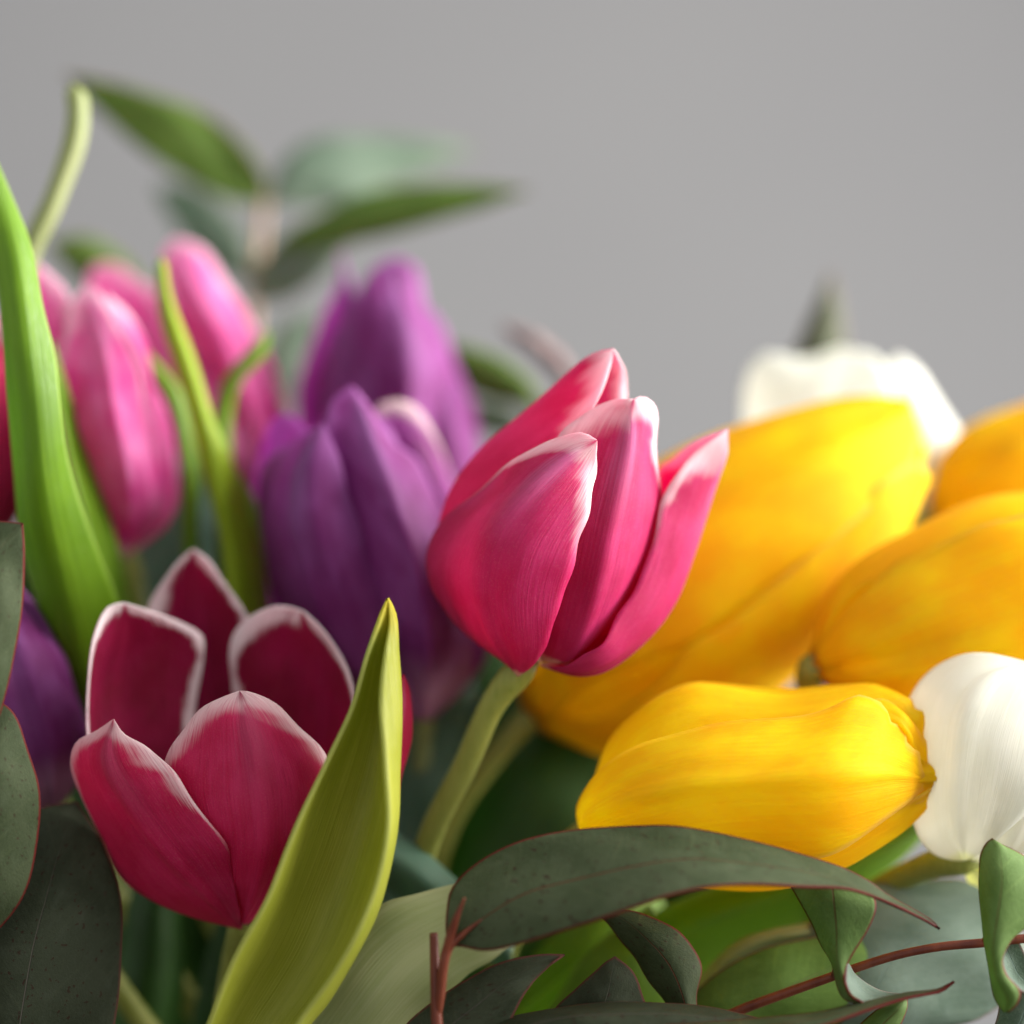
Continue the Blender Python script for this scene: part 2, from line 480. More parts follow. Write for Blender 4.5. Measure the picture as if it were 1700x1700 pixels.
TWIGB = stem_material('gum_twig_tan', (0.28, 0.17, 0.09), (0.36, 0.23, 0.13), grain=700)

# ------------------------------------------------------------------ the wall behind
def build_wall():
    m, t = nt('grey_wall_paint')
    g = G(t)
    tc = g.node('ShaderNodeTexCoord').outputs['Object']
    n1 = g.noise(tc, 3.0, 4.0)
    n2 = g.noise(tc, 240.0, 2.0)
    col = g.mix(g.step(n1, 0.3, 0.7), (0.162, 0.160, 0.160), (0.168, 0.166, 0.165))
    b = g.node('ShaderNodeBump'); b.inputs['Distance'].default_value = 0.001
    g.put(b.inputs['Height'], n2)
    p = g.node('ShaderNodeBsdfPrincipled')
    g.put(p.inputs['Base Color'], col); p.inputs['Roughness'].default_value = 0.9
    g.put(p.inputs['Normal'], b.outputs[0])
    o = g.node('ShaderNodeOutputMaterial'); t.links.new(p.outputs[0], o.inputs[0])
    me = bpy.data.meshes.new('wall')
    y0, y1 = 1.9, 2.0
    X = 5.0
    v = [(-X, y0, -1.2), (X, y0, -1.2), (X, y0, 2.5), (-X, y0, 2.5), (-X, y1, -1.2), (X, y1, -1.2), (X, y1, 2.5), (-X, y1, 2.5)]
    f = [(0, 1, 2, 3), (5, 4, 7, 6), (4, 0, 3, 7), (1, 5, 6, 2), (3, 2, 6, 7), (4, 5, 1, 0)]
    me.from_pydata(v, [], f)
    me.materials.append(m)
    o = bpy.data.objects.new('wall', me)
    COL.objects.link(o)
    o['kind'] = 'structure'


build_wall()

def build_unseen_table():  # added out of view to block ambient light from below; stems end on it
    me = bpy.data.meshes.new('unseen_table')
    z1, z0, y0, y1, X = 0.128, 0.10, -0.30, 0.36, 0.7
    v = [(x, y, z) for z in (z0, z1) for x, y in ((-X, y0), (X, y0), (X, y1), (-X, y1))]
    f = [(3, 2, 1, 0), (4, 5, 6, 7), (0, 1, 5, 4), (1, 2, 6, 5), (2, 3, 7, 6), (3, 0, 4, 7)]
    me.from_pydata(v, [], f)
    me.materials.append(stem_material('dark_wood', (0.035, 0.026, 0.02), (0.05, 0.038, 0.028), 0.5, 60.0))
    o = bpy.data.objects.new('unseen_table', me)
    COL.objects.link(o)
    o['kind'] = 'structure'


build_unseen_table()

# ------------------------------------------------------------------ tulip builders
GATHER = (800, 2350, 45)      # where the stems of the bunch come together, below the picture


def flower(label, base, petals, stem_pts=None, stem_mat=None, stem_r=0.0024, group='tulips in the bunch', name='tulip', ruf=0.0006):
    """petals: list of (rails, material, wobble, seed, label)"""
    t = thing(name, label, 'tulip', P(*base), group)
    for i, (rails, mat, wob, lab) in enumerate(petals):
        g = rails_grid(rails)
        g = lengthwise(g, lambda v: -0.0007 * math.exp(-(v / 0.10) ** 2) + 0.0003 * math.exp(-((abs(v) - 0.22) / 0.1) ** 2))
        g = wobble(g, wob, i * 17 + int(base[0]))
        g = ruffle(g, ruf, i * 23 + int(base[0]))
        o = sheet('petal', g, mat, t)
        if lab:
            o['label'] = lab
    pts = [P(*base)] + [P(*p) for p in (stem_pts or [])] + [P(*GATHER)]
    pts[0] = pts[0] + (pts[0] - pts[1]) / np.linalg.norm(pts[0] - pts[1]) * 0.003
    tube('stem', pts, [stem_r * k for k in ([0.7, 1.15, 1.22, 1.12, 1.05] + [1.0] * 50 + [1.02, 1.04, 1.06, 1.08, 1.1])], stem_mat or STEM, t, n=60)
    return t


def round_tulip(label, base, tip, prof, petals, mat, stem_pts=None, stem_mat=None, stem_r=0.0026, bend=(0, 0, 0), wob=0.0006, seed=1, squash=1.0, group='tulips in the bunch'):
    """a closed tulip: petals on a turned body. prof = [(t, radius px)], petals = [(angle deg facing camera=0, half width deg, length, push mm, tip turn mm)]"""
    b = P(*base); q = P(*tip)
    axis = q - b
    L = np.linalg.norm(axis)
    ax = axis / L
    toward = np.array((0, -1.0, 0))
    nrm = toward - ax * toward.dot(ax); nrm /= np.linalg.norm(nrm)
    side = np.cross(ax, nrm)             # to the right of the axis, as the camera sees it growing up
    t = thing('tulip', label, 'tulip', b, group)
    pt = np.array([p[0] for p in prof]); pr = np.array([px2m(p[1], (base[2] + tip[2]) / 2) for p in prof])
    cen = catmull([b, b + axis * 0.5 + np.array(bend) * 0.001, q], 60)
    NU, NV = 40, 22
    for i, (ang, hw, ln, push, curl) in enumerate(petals):
        grid = np.zeros((NU, NV, 3))
        rs = np.random.RandomState(seed * 31 + i)
        lean = rs.uniform(-0.10, 0.10)
        for a in range(NU):
            u = a / (NU - 1)
            s = u * ln
            r = np.interp(s, pt, pr) if s <= 1 else pr[-1]
            # smooth the profile a little
            r = (np.interp(max(s - .03, 0), pt, pr) + r * 2 + np.interp(min(s + .03, 1), pt, pr)) / 4
            c = np.array([np.interp(min(s, 1), np.linspace(0, 1, 60), cen[:, k]) for k in range(3)])
            if s > 1:
                c = c + ax * L * (s - 1)
            shape = min(1.0, (0.30 + 2.2 * u)) * math.sqrt(max(0.0, 1 - max(0.0, (u - 0.45) / 0.55) ** 2.3))
            w_arc = math.radians(hw) * pr.max() * shape           # half width as an arc length
            rr0 = max(r, pr.max() * 0.22)
            for j in range(NV):
                v = -1 + 2 * j / (NV - 1)
                th = math.radians(ang) + lean * u + max(-1.9, min(1.9, v * w_arc / rr0))
                out = push * 0.001 * min(1, u * 5) + 0.0012 * (0.5 - abs(v)) * (1 if push > 0 else 0.3)
                rad = r + out + curl * 0.001 * max(0, (u - 0.75) / 0.25) ** 2
                rad += 0.0005 * math.exp(-((abs(v) - 0.25) / .12) ** 2) - 0.0009 * math.exp(-(v / 0.11) ** 2)
                grid[a, j] = c + (nrm * math.cos(th) + side * math.sin(th) * squash) * max(rad, 0.0003)
        grid = wobble(grid, wob, seed * 13 + i)
        grid = ruffle(grid, 0.0007, seed * 29 + i)
        sheet('petal', grid, mat, t)
    # receptacle joins stem and petals
    pts = [b + ax * 0.002, b] + [P(*p) for p in (stem_pts or [])] + [P(*GATHER)]
    tube('stem', pts, [stem_r * k for k in ([1.3, 1.25, 1.15, 1.08, 1.03] + [1.0] * 50 + [1.02, 1.04, 1.06, 1.08, 1.1])], stem_mat or STEM, t, n=60)
    return t


CLOSED = [(0, 8), (0.04, 60), (0.12, 110), (0.25, 150), (0.4, 165), (0.55, 160), (0.7, 140), (0.82, 110), (0.92, 75), (1.0, 45)]


def prof(R, top=0.28, fat=0.42):
    out = []
    for k in range(17):
        t = k / 16
        if t < fat:
            r = math.sqrt(max(0, 1 - ((fat - t) / fat) ** 2.2))
        else:
            r = top + (1 - top) * (1 - ((t - fat) / (1 - fat)) ** 2.1)
        out.append((t, max(r, 0.05) * R))
    return out


def six(front=0, outer=62, inner=60, ln=1.0, push=1.2, curl=0, seed=1):
    r = random.Random(seed)
    o = []
    for k in range(3):
        o.append((front + 60 + 120 * k, inner, ln * r.uniform(0.97, 1.03), -0.6, curl + r.uniform(-1, 1)))
    for k in range(3):
        o.append((front + 120 * k, outer, ln * r.uniform(0.95, 1.02), push, curl + r.uniform(-1, 1)))
    return o


# ------------------------------------------------------------------ pink tulip in the middle
def centre_tulip():
    b = (866, 1112, 12)
    A = [[(862, 1118, 10), (826, 1091, 12), (802, 1077, 13), (766, 1048, 14), (738, 1006, 15), (717, 971, 16), (707, 928, 16), (713, 900, 16), (729, 875, 15), (773, 833, 12), (826, 791, 8), (869, 755, 4), (904, 732, 2), (939, 720, 0), (968, 718, -2), (991, 731, -3)],
         [(860, 1122, 8), (815, 1050, 0), (796, 970, -4), (815, 895, -6), (868, 825, -6), (938, 762, -4), (991, 731, -3)],
         [(862, 1122, 7), (890, 1098, 2), (911, 1062, -2), (932, 999, -5), (953, 928, -6), (975, 858, -5), (985, 808, -3), (994, 776, -1), (991, 752, -2), (991, 731, -3)]]
    B = [[(860, 1100, 16), (830, 980, 10), (860, 850, 7), (930, 740, 7), (989, 672, 7), (1008, 632, 8), (1016, 600, 9), (1019, 580, 10)],
         [(850, 1100, 20), (760, 1000, 23), (727, 890, 23), (742, 829, 22), (766, 787, 21), (809, 738, 20), (862, 692, 18), (915, 642, 15), (950, 611, 13), (978, 591, 11), (1003, 582, 10), (1019, 580, 10)],
         [(880, 1100, 28), (880, 920, 38), (970, 780, 36), (1036, 690, 28), (1039, 640, 22), (1036, 612, 17), (1027, 590, 12), (1019, 580, 10)]]
    C = [[(900, 1098, 12), (860, 1000, 8), (880, 850, 5), (925, 725, 5), (961, 695, 5), (989, 672, 5), (1021, 662, 5), (1040, 663, 4), (1052, 662, 4)],
         [(925, 1100, 8), (952, 1087, 4), (985, 999, 1), (1018, 858, 0), (1040, 752, 2), (1048, 690, 3), (1052, 662, 4)],
         [(935, 1100, 10), (1021, 1027, 9), (1049, 981, 10), (1073, 928, 11), (1091, 875, 12), (1101, 833, 12), (1096, 794, 11), (1089, 738, 10), (1088, 685, 8), (1081, 667, 6), (1066, 658, 5), (1052, 662, 4)]]
    Dp = [[(900, 1104, 11), (932, 1107, 6), (968, 1091, 2), (999, 1073, 1), (1021, 1026, 3), (1049, 985, 5), (1073, 928, 7), (1095, 858, 8), (1105, 822, 9), (1124, 785, 10), (1155, 752, 12), (1185, 727, 13), (1208, 712, 14)],
          [(900, 1105, 11), (957, 1118, 8), (996, 1113, 8), (1038, 1088, 10), (1084, 1045, 12), (1119, 992, 14), (1144, 928, 15), (1169, 858, 16), (1190, 794, 16), (1205, 752, 15), (1208, 712, 14)],
          [(920, 1100, 18), (980, 1080, 24), (1040, 1010, 30), (1075, 900, 33), (1085, 820, 31), (1096, 777, 28), (1112, 764, 25), (1144, 741, 20), (1179, 723, 16), (1208, 712, 14)]]
    E = [[(880, 1100, 28), (850, 950, 40), (905, 800, 42), (1040, 705, 36)],
         [(900, 1100, 30), (930, 950, 46), (980, 820, 46), (1040, 705, 36)],
         [(930, 1100, 28), (1010, 980, 40), (1055, 820, 42), (1040, 705, 36)]]
    F = [[(880, 1100, 22), (790, 960, 32), (800, 850, 36), (900, 740, 34)],
         [(890, 1100, 26), (840, 950, 42), (850, 850, 42), (900, 740, 34)],
         [(900, 1100, 28), (900, 950, 45), (920, 830, 42), (900, 740, 34)]]
    Gp = [[(915, 1098, 15), (950, 1045, 15), (1010, 955, 17), (1055, 870, 20), (1078, 800, 22)],
          [(935, 1102, 14), (990, 1050, 16), (1045, 965, 19), (1075, 880, 22), (1078, 800, 22)],
          [(950, 1104, 16), (1030, 1050, 22), (1080, 965, 27), (1095, 870, 27), (1078, 800, 22)]]
    flower('pink tulip with white petal edges, half open in front of a yellow tulip', b,
           [(A, PINK, 0.0004, None), (B, PINK, 0.0003, None), (C, PINK, 0.0004, None), (Dp, PINK, 0.0003, None), (E, PINK, 0.0004, None), (F, PINK, 0.0004, None), (Gp, PINK, 0.0003, None)],
           [(824, 1160, 14), (775, 1265, 18), (705, 1415, 24), (690, 1600, 34)], STEM, 0.0023)


centre_tulip()


# ------------------------------------------------------------------ open crimson tulip
def open_tulip():
    b = (402, 1538, 22)
    P1 = [[(400, 1543, 20), (320, 1523, 20), (220, 1471, 19), (165, 1382, 17), (132, 1317, 15), (117, 1267, 12), (125, 1232, 9), (155, 1214, 6), (189, 1194, 3)],
          [(401, 1542, 18), (350, 1495, 8), (275, 1415, 1), (215, 1330, -1), (180, 1260, 1), (189, 1194, 3)],
          [(402, 1541, 16), (398, 1515, 8), (386, 1450, 0), (372, 1392, -5), (322, 1332, -6), (290, 1285, -5), (245, 1239, -1), (205, 1218, 2), (189, 1194, 3)]]
    P2 = [[(400, 1535, 18), (350, 1450, 6), (290, 1350, 2), (266, 1295, 2), (273, 1262, 2), (300, 1215, 1), (340, 1172, 0), (398, 1147, 0)],
          [(405, 1535, 12), (432, 1450, -2), (440, 1380, -6), (430, 1280, -7), (412, 1200, -4), (398, 1147, 0)],
          [(410, 1535, 16), (470, 1480, 8), (525, 1400, 7), (552, 1320, 7), (547, 1270, 6), (490, 1200, 3), (450, 1164, 1), (415, 1149, 0), (398, 1147, 0)]]
    P3 = [[(400, 1535, 24), (230, 1420, 20), (158, 1300, 18), (140, 1215, 17), (146, 1120, 18), (158, 1050, 20), (180, 1008, 24), (207, 1001, 27)],
          [(400, 1535, 26), (260, 1400, 34), (195, 1260, 36), (185, 1130, 35), (203, 1050, 32), (207, 1001, 27)],
          [(402, 1535, 28), (330, 1400, 38), (315, 1280, 42), (325, 1170, 43), (338, 1090, 42), (336, 1055, 40), (300, 1033, 37), (250, 1013, 31), (207, 1001, 27)]]
    P4 = [[(402, 1535, 30), (300, 1350, 45), (255, 1200, 48), (238, 1060, 49), (248, 1003, 49), (265, 972, 48), (296, 930, 47), (320, 911, 46)],
          [(404, 1535, 32), (345, 1350, 52), (335, 1150, 56), (325, 1010, 53), (320, 911, 46)],
          [(406, 1535, 30), (420, 1350, 47), (445, 1200, 50), (432, 1085, 49), (412, 1030, 48), (372, 968, 47), (346, 928, 46), (320, 911, 46)]]
    P5 = [[(405, 1535, 28), (400, 1350, 42), (395, 1220, 44), (384, 1130, 44), (381, 1080, 42), (395, 1042, 40), (430, 1014, 37), (470, 1006, 35), (502, 1014, 33)],
          [(406, 1535, 26), (480, 1380, 40), (525, 1200, 41), (520, 1090, 38), (502, 1014, 33)],
          [(408, 1535, 24), (520, 1420, 28), (580, 1300, 28), (594, 1190, 27), (574, 1110, 28), (540, 1048, 31), (502, 1014, 33)]]
    P6 = [[(410, 1535, 20), (480, 1480, 10), (560, 1370, 6), (605, 1280, 6), (635, 1200, 8), (655, 1140, 10), (670, 1119, 13)],
          [(410, 1536, 20), (500, 1488, 14), (600, 1385, 12), (645, 1285, 12), (662, 1200, 13), (670, 1119, 13)],
          [(410, 1537, 22), (520, 1490, 22), (630, 1385, 20), (672, 1280, 20), (683, 1200, 18), (681, 1146, 16), (670, 1119, 13)]]
    sq = lambda rl: [[(x, y, d * 0.7 - 3) for x, y, d in r] for r in rl]
    P1, P2, P3, P4, P5, P6 = map(sq, (P1, P2, P3, P4, P5, P6))
    b = (402, 1538, 13)
    flower('dark pink tulip opened into a cup with white petal rims', b,
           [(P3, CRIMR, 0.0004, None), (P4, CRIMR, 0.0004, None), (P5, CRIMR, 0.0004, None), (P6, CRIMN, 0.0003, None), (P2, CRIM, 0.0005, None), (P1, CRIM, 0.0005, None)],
           [(385, 1600, 22), (375, 1750, 26), (480, 2000, 34)], STEM, 0.0021)


open_tulip()


# ------------------------------------------------------------------ yellow tulip lying in front
def front_yellow():
    b = (975, 1385, 14)
    tipp = (1591, 1281, 8)
    Y2 = [[(965, 1385, 12), (958, 1345, 9), (967, 1318, 7), (991, 1281, 5), (1025, 1255, 3), (1073, 1231, 1), (1169, 1207, -1), (1266, 1190, -2), (1352, 1180, -2), (1391, 1168, -2), (1424, 1154, -1), (1449, 1160, 0), (1470, 1171, 0), (1477, 1196, -1), (1498, 1211, 1), (1500, 1239, -1), (1519, 1254, 2), (1522, 1277, 1), (1552, 1297, 4)],
          [(965, 1385, 12), (975, 1362, 0), (1030, 1330, -8), (1130, 1305, -13), (1260, 1295, -14), (1380, 1285, -12), (1470, 1283, -7), (1552, 1297, 4)],
          [(966, 1390, 12), (985, 1410, 4), (1060, 1432, -2), (1180, 1440, -4), (1280, 1432, -4), (1360, 1418, -3), (1420, 1388, -3), (1500, 1342, -1), (1552, 1297, 4)]]
    Y1 = [[(970, 1380, 16), (1000, 1330, 6), (1060, 1280, 3), (1180, 1240, 2), (1300, 1215, 2), (1420, 1190, 3), (1500, 1230, 5), tipp],
          [(972, 1378, 20), (990, 1285, 16), (1010, 1231, 14), (1049, 1188, 13), (1097, 1154, 12), (1150, 1135, 12), (1188, 1136, 12), (1266, 1143, 12), (1314, 1144, 12), (1386, 1138, 11), (1449, 1138, 10), (1487, 1155, 9), (1506, 1163, 8), (1512, 1180, 9), (1531, 1188, 7), (1533, 1208, 9), (1548, 1222, 7), (1551, 1250, 9), (1570, 1270, 8), tipp],
          [(976, 1382, 24), (1030, 1270, 30), (1150, 1200, 33), (1300, 1190, 33), (1440, 1190, 28), (1520, 1225, 20), tipp]]
    Y3 = [[(968, 1392, 14), (1060, 1420, 4), (1200, 1425, 2), (1340, 1400, 2), (1430, 1360, 2), (1500, 1325, 2), (1560, 1290, 6)],
          [(968, 1396, 16), (1060, 1445, 10), (1200, 1470, 6), (1310, 1465, 5), (1401, 1436, 4), (1460, 1402, 4), (1507, 1368, 5), (1543, 1333, 6), (1560, 1290, 6)],
          [(972, 1394, 22), (1080, 1450, 26), (1250, 1460, 28), (1400, 1420, 25), (1500, 1360, 18), (1560, 1290, 6)]]
    Y4 = [[(976, 1380, 22), (1080, 1400, 34), (1250, 1410, 38), (1400, 1380, 34), (1540, 1300, 18)],
          [(976, 1380, 24), (1060, 1320, 36), (1220, 1300, 42), (1400, 1290, 38), (1540, 1290, 18)],
          [(976, 1378, 24), (1080, 1240, 32), (1250, 1200, 36), (1420, 1210, 32), (1540, 1285, 18)]]
    # crumpled inner petals that show at the mouth
    Y5 = [[(1250, 1260, 8), (1400, 1190, 4), (1470, 1168, 4), (1515, 1190, 4), (1532, 1225, 5), (1548, 1262, 6), (1566, 1280, 7)],
          [(1250, 1270, 8), (1400, 1215, 0), (1480, 1195, 1), (1505, 1215, 0), (1520, 1245, 2), (1540, 1275, 3), (1566, 1280, 7)],
          [(1250, 1290, 8), (1400, 1270, 2), (1480, 1275, 2), (1515, 1290, 2), (1535, 1300, 3), (1552, 1300, 4), (1566, 1280, 7)]]
    Y6 = [[(1250, 1290, 10), (1400, 1270, 4), (1500, 1262, 3), (1545, 1268, 4), (1594, 1279, 6)],
          [(1250, 1320, 8), (1400, 1310, 0), (1500, 1300, 0), (1550, 1293, 2), (1594, 1279, 6)],
          [(1250, 1350, 10), (1400, 1350, 4), (1490, 1335, 3), (1550, 1312, 5), (1594, 1279, 6)]]
    flower('yellow tulip lying on its side above a long grey gum leaf', b,
           [(Y4, YELL, 0.0005, None), (Y1, YELL, 0.0010, None), (Y3, YELL, 0.0004, None), (Y5, YELL, 0.0007, None), (Y6, YELL, 0.0006, None), (Y2, YELL, 0.0014, None)],
           [(930, 1420, 20), (860, 1520, 30), (810, 1700, 40)], STEM, 0.0024, ruf=0.0012)


front_yellow()

# ------------------------------------------------------------------ the other tulips
# purple, front
def front_purple():
    b = (702, 1196, 60)
    PA = [[(688, 1192, 60), (560, 1150, 62), (480, 1060, 64), (440, 930, 65), (427, 815, 64), (437, 768, 60), (480, 742, 54), (515, 716, 50), (540, 703, 48)],
          [(690, 1194, 56), (600, 1120, 45), (530, 1000, 41), (492, 880, 41), (494, 795, 44), (515, 740, 46), (540, 703, 48)],
          [(694, 1195, 55), (655, 1040, 46), (622, 948, 44), (578, 820, 44), (556, 745, 45), (540, 703, 48)]]
    PB = [[(695, 1195, 55), (635, 1060, 49), (598, 948, 48), (560, 820, 48), (540, 735, 49), (546, 676, 51), (572, 648, 52), (584, 641, 52)],
          [(705, 1196, 54), (712, 1080, 41), (690, 940, 37), (655, 830, 39), (622, 745, 45), (600, 685, 50), (584, 641, 52)],
          [(716, 1195, 58), (776, 1130, 58), (784, 1060, 58), (762, 940, 58), (727, 830, 57), (692, 768, 56), (655, 735, 54), (614, 672, 53), (584, 641, 52)]]
    PC = [[(704, 1192, 66), (680, 1000, 66), (640, 800, 66), (612, 705, 63), (632, 670, 62), (660, 663, 63)],
          [(716, 1192, 64), (765, 1000, 62), (735, 840, 61), (695, 745, 61), (672, 695, 63), (660, 663, 63)],
          [(722, 1190, 68), (806, 1090, 70), (796, 960, 72), (755, 800, 72), (708, 708, 68), (687, 674, 65), (660, 663, 63)]]
    PD = [[(680, 1190, 66), (540, 1120, 74), (450, 1000, 76), (427, 850, 74), (431, 745, 68), (448, 702, 64), (470, 685, 62)],
          [(684, 1192, 62), (600, 1100, 58), (500, 950, 56), (455, 820, 58), (458, 740, 60), (470, 685, 62)],
          [(690, 1190, 60), (640, 1000, 56), (550, 850, 54), (530, 760, 54), (508, 712, 56), (490, 692, 60), (470, 685, 62)]]
    PE = [[(680, 1190, 74), (560, 1060, 86), (500, 880, 86), (510, 740, 80), (560, 676, 76)],
          [(700, 1190, 76), (640, 1060, 92), (590, 880, 92), (570, 740, 86), (560, 676, 76)],
          [(716, 1190, 74), (740, 1060, 86), (690, 880, 86), (620, 740, 80), (560, 676, 76)]]
    PF = [[(690, 1190, 62), (600, 1000, 60), (545, 830, 58), (530, 730, 57), (560, 690, 57), (606, 668, 58)],
          [(700, 1190, 60), (660, 1000, 54), (610, 830, 52), (580, 740, 54), (590, 694, 56), (606, 668, 58)],
          [(710, 1190, 62), (740, 1000, 58), (700, 830, 58), (665, 745, 58), (640, 700, 58), (606, 668, 58)]]
    PA, PB, PC, PD, PE, PF = ([[(x, y, d - 8) for x, y, d in r] for r in rl] for rl in (PA, PB, PC, PD, PE, PF))
    b = (702, 1196, 52)
    flower('purple tulip tightly closed, just left of the central pink tulip', b,
           [(PE, PURP, 0.0008, None), (PD, PURP, 0.0008, None), (PC, PURPW, 0.0008, None), (PF, PURP, 0.0010, None), (PB, PURP, 0.0009, None), (PA, PURP, 0.0009, None)],
           [(697, 1290, 60), (690, 1400, 60)], STEMP, 0.0019)


def back_purple():
    b = (678, 985, 102)
    QA = [[(670, 985, 104), (560, 900, 104), (505, 760, 106), (495, 640, 106), (526, 545, 103), (556, 488, 99), (566, 450, 98), (564, 416, 97)],
          [(672, 985, 98), (600, 850, 88), (556, 700, 86), (562, 600, 88), (578, 510, 93), (564, 416, 97)],
          [(676, 985, 94), (655, 850, 85), (630, 690, 84), (618, 590, 87), (598, 520, 92), (582, 470, 95), (564, 416, 97)]]
    QB = [[(675, 985, 94), (610, 800, 88), (580, 650, 88), (585, 560, 90), (602, 475, 94), (622, 440, 96), (655, 427, 98)],
          [(680, 985, 90), (690, 800, 81), (680, 650, 81), (668, 550, 85), (660, 475, 92), (655, 427, 98)],
          [(690, 985, 98), (745, 850, 100), (760, 720, 100), (735, 600, 100), (714, 525, 99), (708, 480, 98), (694, 444, 98), (655, 427, 98)]]
    QC = [[(690, 985, 98), (700, 860, 92), (695, 700, 92), (690, 600, 97), (712, 512, 102)],
          [(694, 985, 98), (750, 860, 93), (752, 720, 92), (735, 610, 97), (712, 512, 102)],
          [(700, 985, 104), (788, 870, 107), (800, 770, 109), (786, 690, 109), (754, 590, 106), (730, 540, 104), (712, 512, 102)]]
    QD = [[(670, 985, 108), (570, 850, 124), (540, 700, 126), (570, 540, 118), (640, 446, 108)],
          [(678, 985, 110), (660, 850, 132), (650, 700, 132), (650, 560, 124), (640, 446, 108)],
          [(690, 985, 108), (760, 850, 124), (760, 700, 126), (720, 540, 118), (640, 446, 108)]]
    QE = [[(675, 985, 98), (600, 800, 96), (570, 640, 98), (600, 520, 98), (636, 450, 100)],
          [(680, 985, 96), (660, 800, 90), (640, 650, 90), (636, 540, 95), (636, 450, 100)],
          [(685, 985, 98), (720, 800, 96), (710, 650, 96), (690, 530, 98), (676, 470, 99), (636, 450, 100)]]
    flower('blurred purple tulip standing tall behind the front purple one', b,
           [(QD, PURP, 0.0009, None), (QE, PURP, 0.0010, None), (QC, PURP, 0.0010, None), (QA, PURP, 0.0012, None), (QB, PURP, 0.0012, None)],
           [(690, 1100, 104), (700, 1300, 100)], STEM, 0.0024)


def back_pink():
    b = (425, 832, 104)
    RA = [[(420, 830, 106), (300, 740, 106), (220, 620, 106), (168, 530, 103), (146, 470, 101), (156, 440, 101)],
          [(422, 830, 100), (330, 720, 92), (268, 610, 92), (205, 520, 96), (178, 468, 99), (156, 440, 101)],
          [(425, 830, 98), (390, 720, 91), (335, 600, 91), (270, 510, 94), (222, 458, 98), (188, 438, 100), (156, 440, 101)]]
    RB = [[(425, 830, 100), (375, 700, 95), (305, 570, 95), (274, 470, 96), (270, 420, 97), (292, 395, 98)],
          [(428, 830, 98), (425, 700, 87), (372, 570, 87), (325, 480, 92), (302, 425, 96), (292, 395, 98)],
          [(432, 830, 104), (480, 750, 106), (472, 670, 106), (438, 590, 105), (402, 510, 102), (366, 453, 100), (330, 410, 99), (292, 395, 98)]]
    RC = [[(415, 830, 104), (320, 750, 100), (270, 650, 98), (262, 570, 98), (300, 520, 100)],
          [(425, 832, 98), (380, 750, 88), (330, 660, 87), (305, 590, 92), (300, 520, 100)],
          [(430, 830, 100), (440, 740, 92), (400, 650, 91), (350, 570, 95), (300, 520, 100)]]
    RD = [[(420, 830, 110), (300, 700, 122), (220, 580, 124), (200, 510, 118), (230, 470, 112)],
          [(425, 830, 112), (380, 700, 128), (310, 580, 128), (260, 510, 120), (230, 470, 112)],
          [(430, 830, 110), (450, 700, 122), (390, 590, 122), (320, 510, 118), (230, 470, 112)]]
    flower('blurred pink tulip with parted petals below the gum sprig', b,
           [(RD, ROSE, 0.0006, None), (RC, ROSE, 0.0006, None), (RA, ROSE, 0.0006, None), (RB, ROSE, 0.0006, None)],
           [(450, 950, 104), (520, 1300, 100)], STEM, 0.0024)


PURPW = petal_material('purple_petal_white_tip', (0.17, 0.012, 0.125), (0.30, 0.045, 0.26), margin=(0.78, 0.66, 0.58), margin_w=1.5,
                       base=(0.66, 0.46, 0.48), base_u=0.12, tcore=(0.62, 0.10, 0.60))
front_purple()
back_purple()
back_pink()
# pink, left, blurred
def left_pink():
    b = (208, 925, 64)
    SA = [[(200, 922, 66), (90, 850, 69), (40, 720, 71), (30, 600, 69), (44, 490, 65), (62, 436, 62)],
          [(202, 924, 62), (150, 850, 56), (95, 720, 52), (82, 600, 53), (74, 500, 58), (62, 436, 62)],
          [(204, 924, 60), (190, 850, 53), (162, 720, 50), (152, 620, 51), (128, 530, 55), (98, 465, 60), (62, 436, 62)]]
    SB = [[(203, 924, 61), (150, 820, 52), (108, 700, 49), (100, 600, 50), (112, 520, 54), (140, 472, 58)],
          [(207, 926, 58), (215, 820, 46), (195, 700, 42), (175, 590, 46), (155, 520, 53), (140, 472, 58)],
          [(212, 924, 60), (268, 830, 55), (250, 720, 51), (222, 610, 52), (190, 530, 55), (162, 484, 57), (140, 472, 58)]]
    SC = [[(207, 924, 62), (225, 820, 54), (205, 700, 53), (190, 600, 55), (176, 520, 58), (176, 486, 60)],
          [(210, 924, 60), (268, 820, 54), (262, 710, 53), (235, 610, 55), (206, 540, 58), (176, 486, 60)],
          [(214, 922, 68), (286, 850, 70), (295, 765, 72), (281, 690, 71), (252, 600, 67), (215, 530, 63), (176, 486, 60)]]
    SD = [[(202, 922, 70), (90, 800, 84), (60, 650, 86), (90, 540, 80), (150, 490, 74)],
          [(208, 922, 72), (180, 800, 92), (160, 650, 92), (150, 550, 86), (150, 490, 74)],
          [(214, 922, 70), (270, 800, 84), (260, 650, 86), (210, 550, 80), (150, 490, 74)]]
    flower('soft pink tulip behind the broad upright green leaf', b,
           [(SD, ROSE, 0.0006, None), (SC, ROSE, 0.0006, None), (SA, ROSE, 0.0006, None), (SB, ROSE, 0.0008, None)],
           [(225, 1010, 66), (260, 1300, 70)], STEM, 0.0024)


left_pink()
# crimson at the edge
round_tulip('crimson tulip mostly hidden behind the broad upright green leaf', (-75, 930, 58), (-60, 520, 54), prof(112, 0.45, 0.45),
            six(15, seed=4), CRIM, [(-40, 1000, 58), (20, 1200, 60)], STEM, 0.0024, seed=14)
# dark purple at the left edge
round_tulip('dark purple tulip squeezed between grey gum leaves and a green leaf', (78, 1348, 26), (-25, 985, 30), prof(92, 0.5, 0.45),
            six(20, seed=5), PURP, [(100, 1420, 28), (170, 1600, 34)], STEM, 0.0022, seed=15)
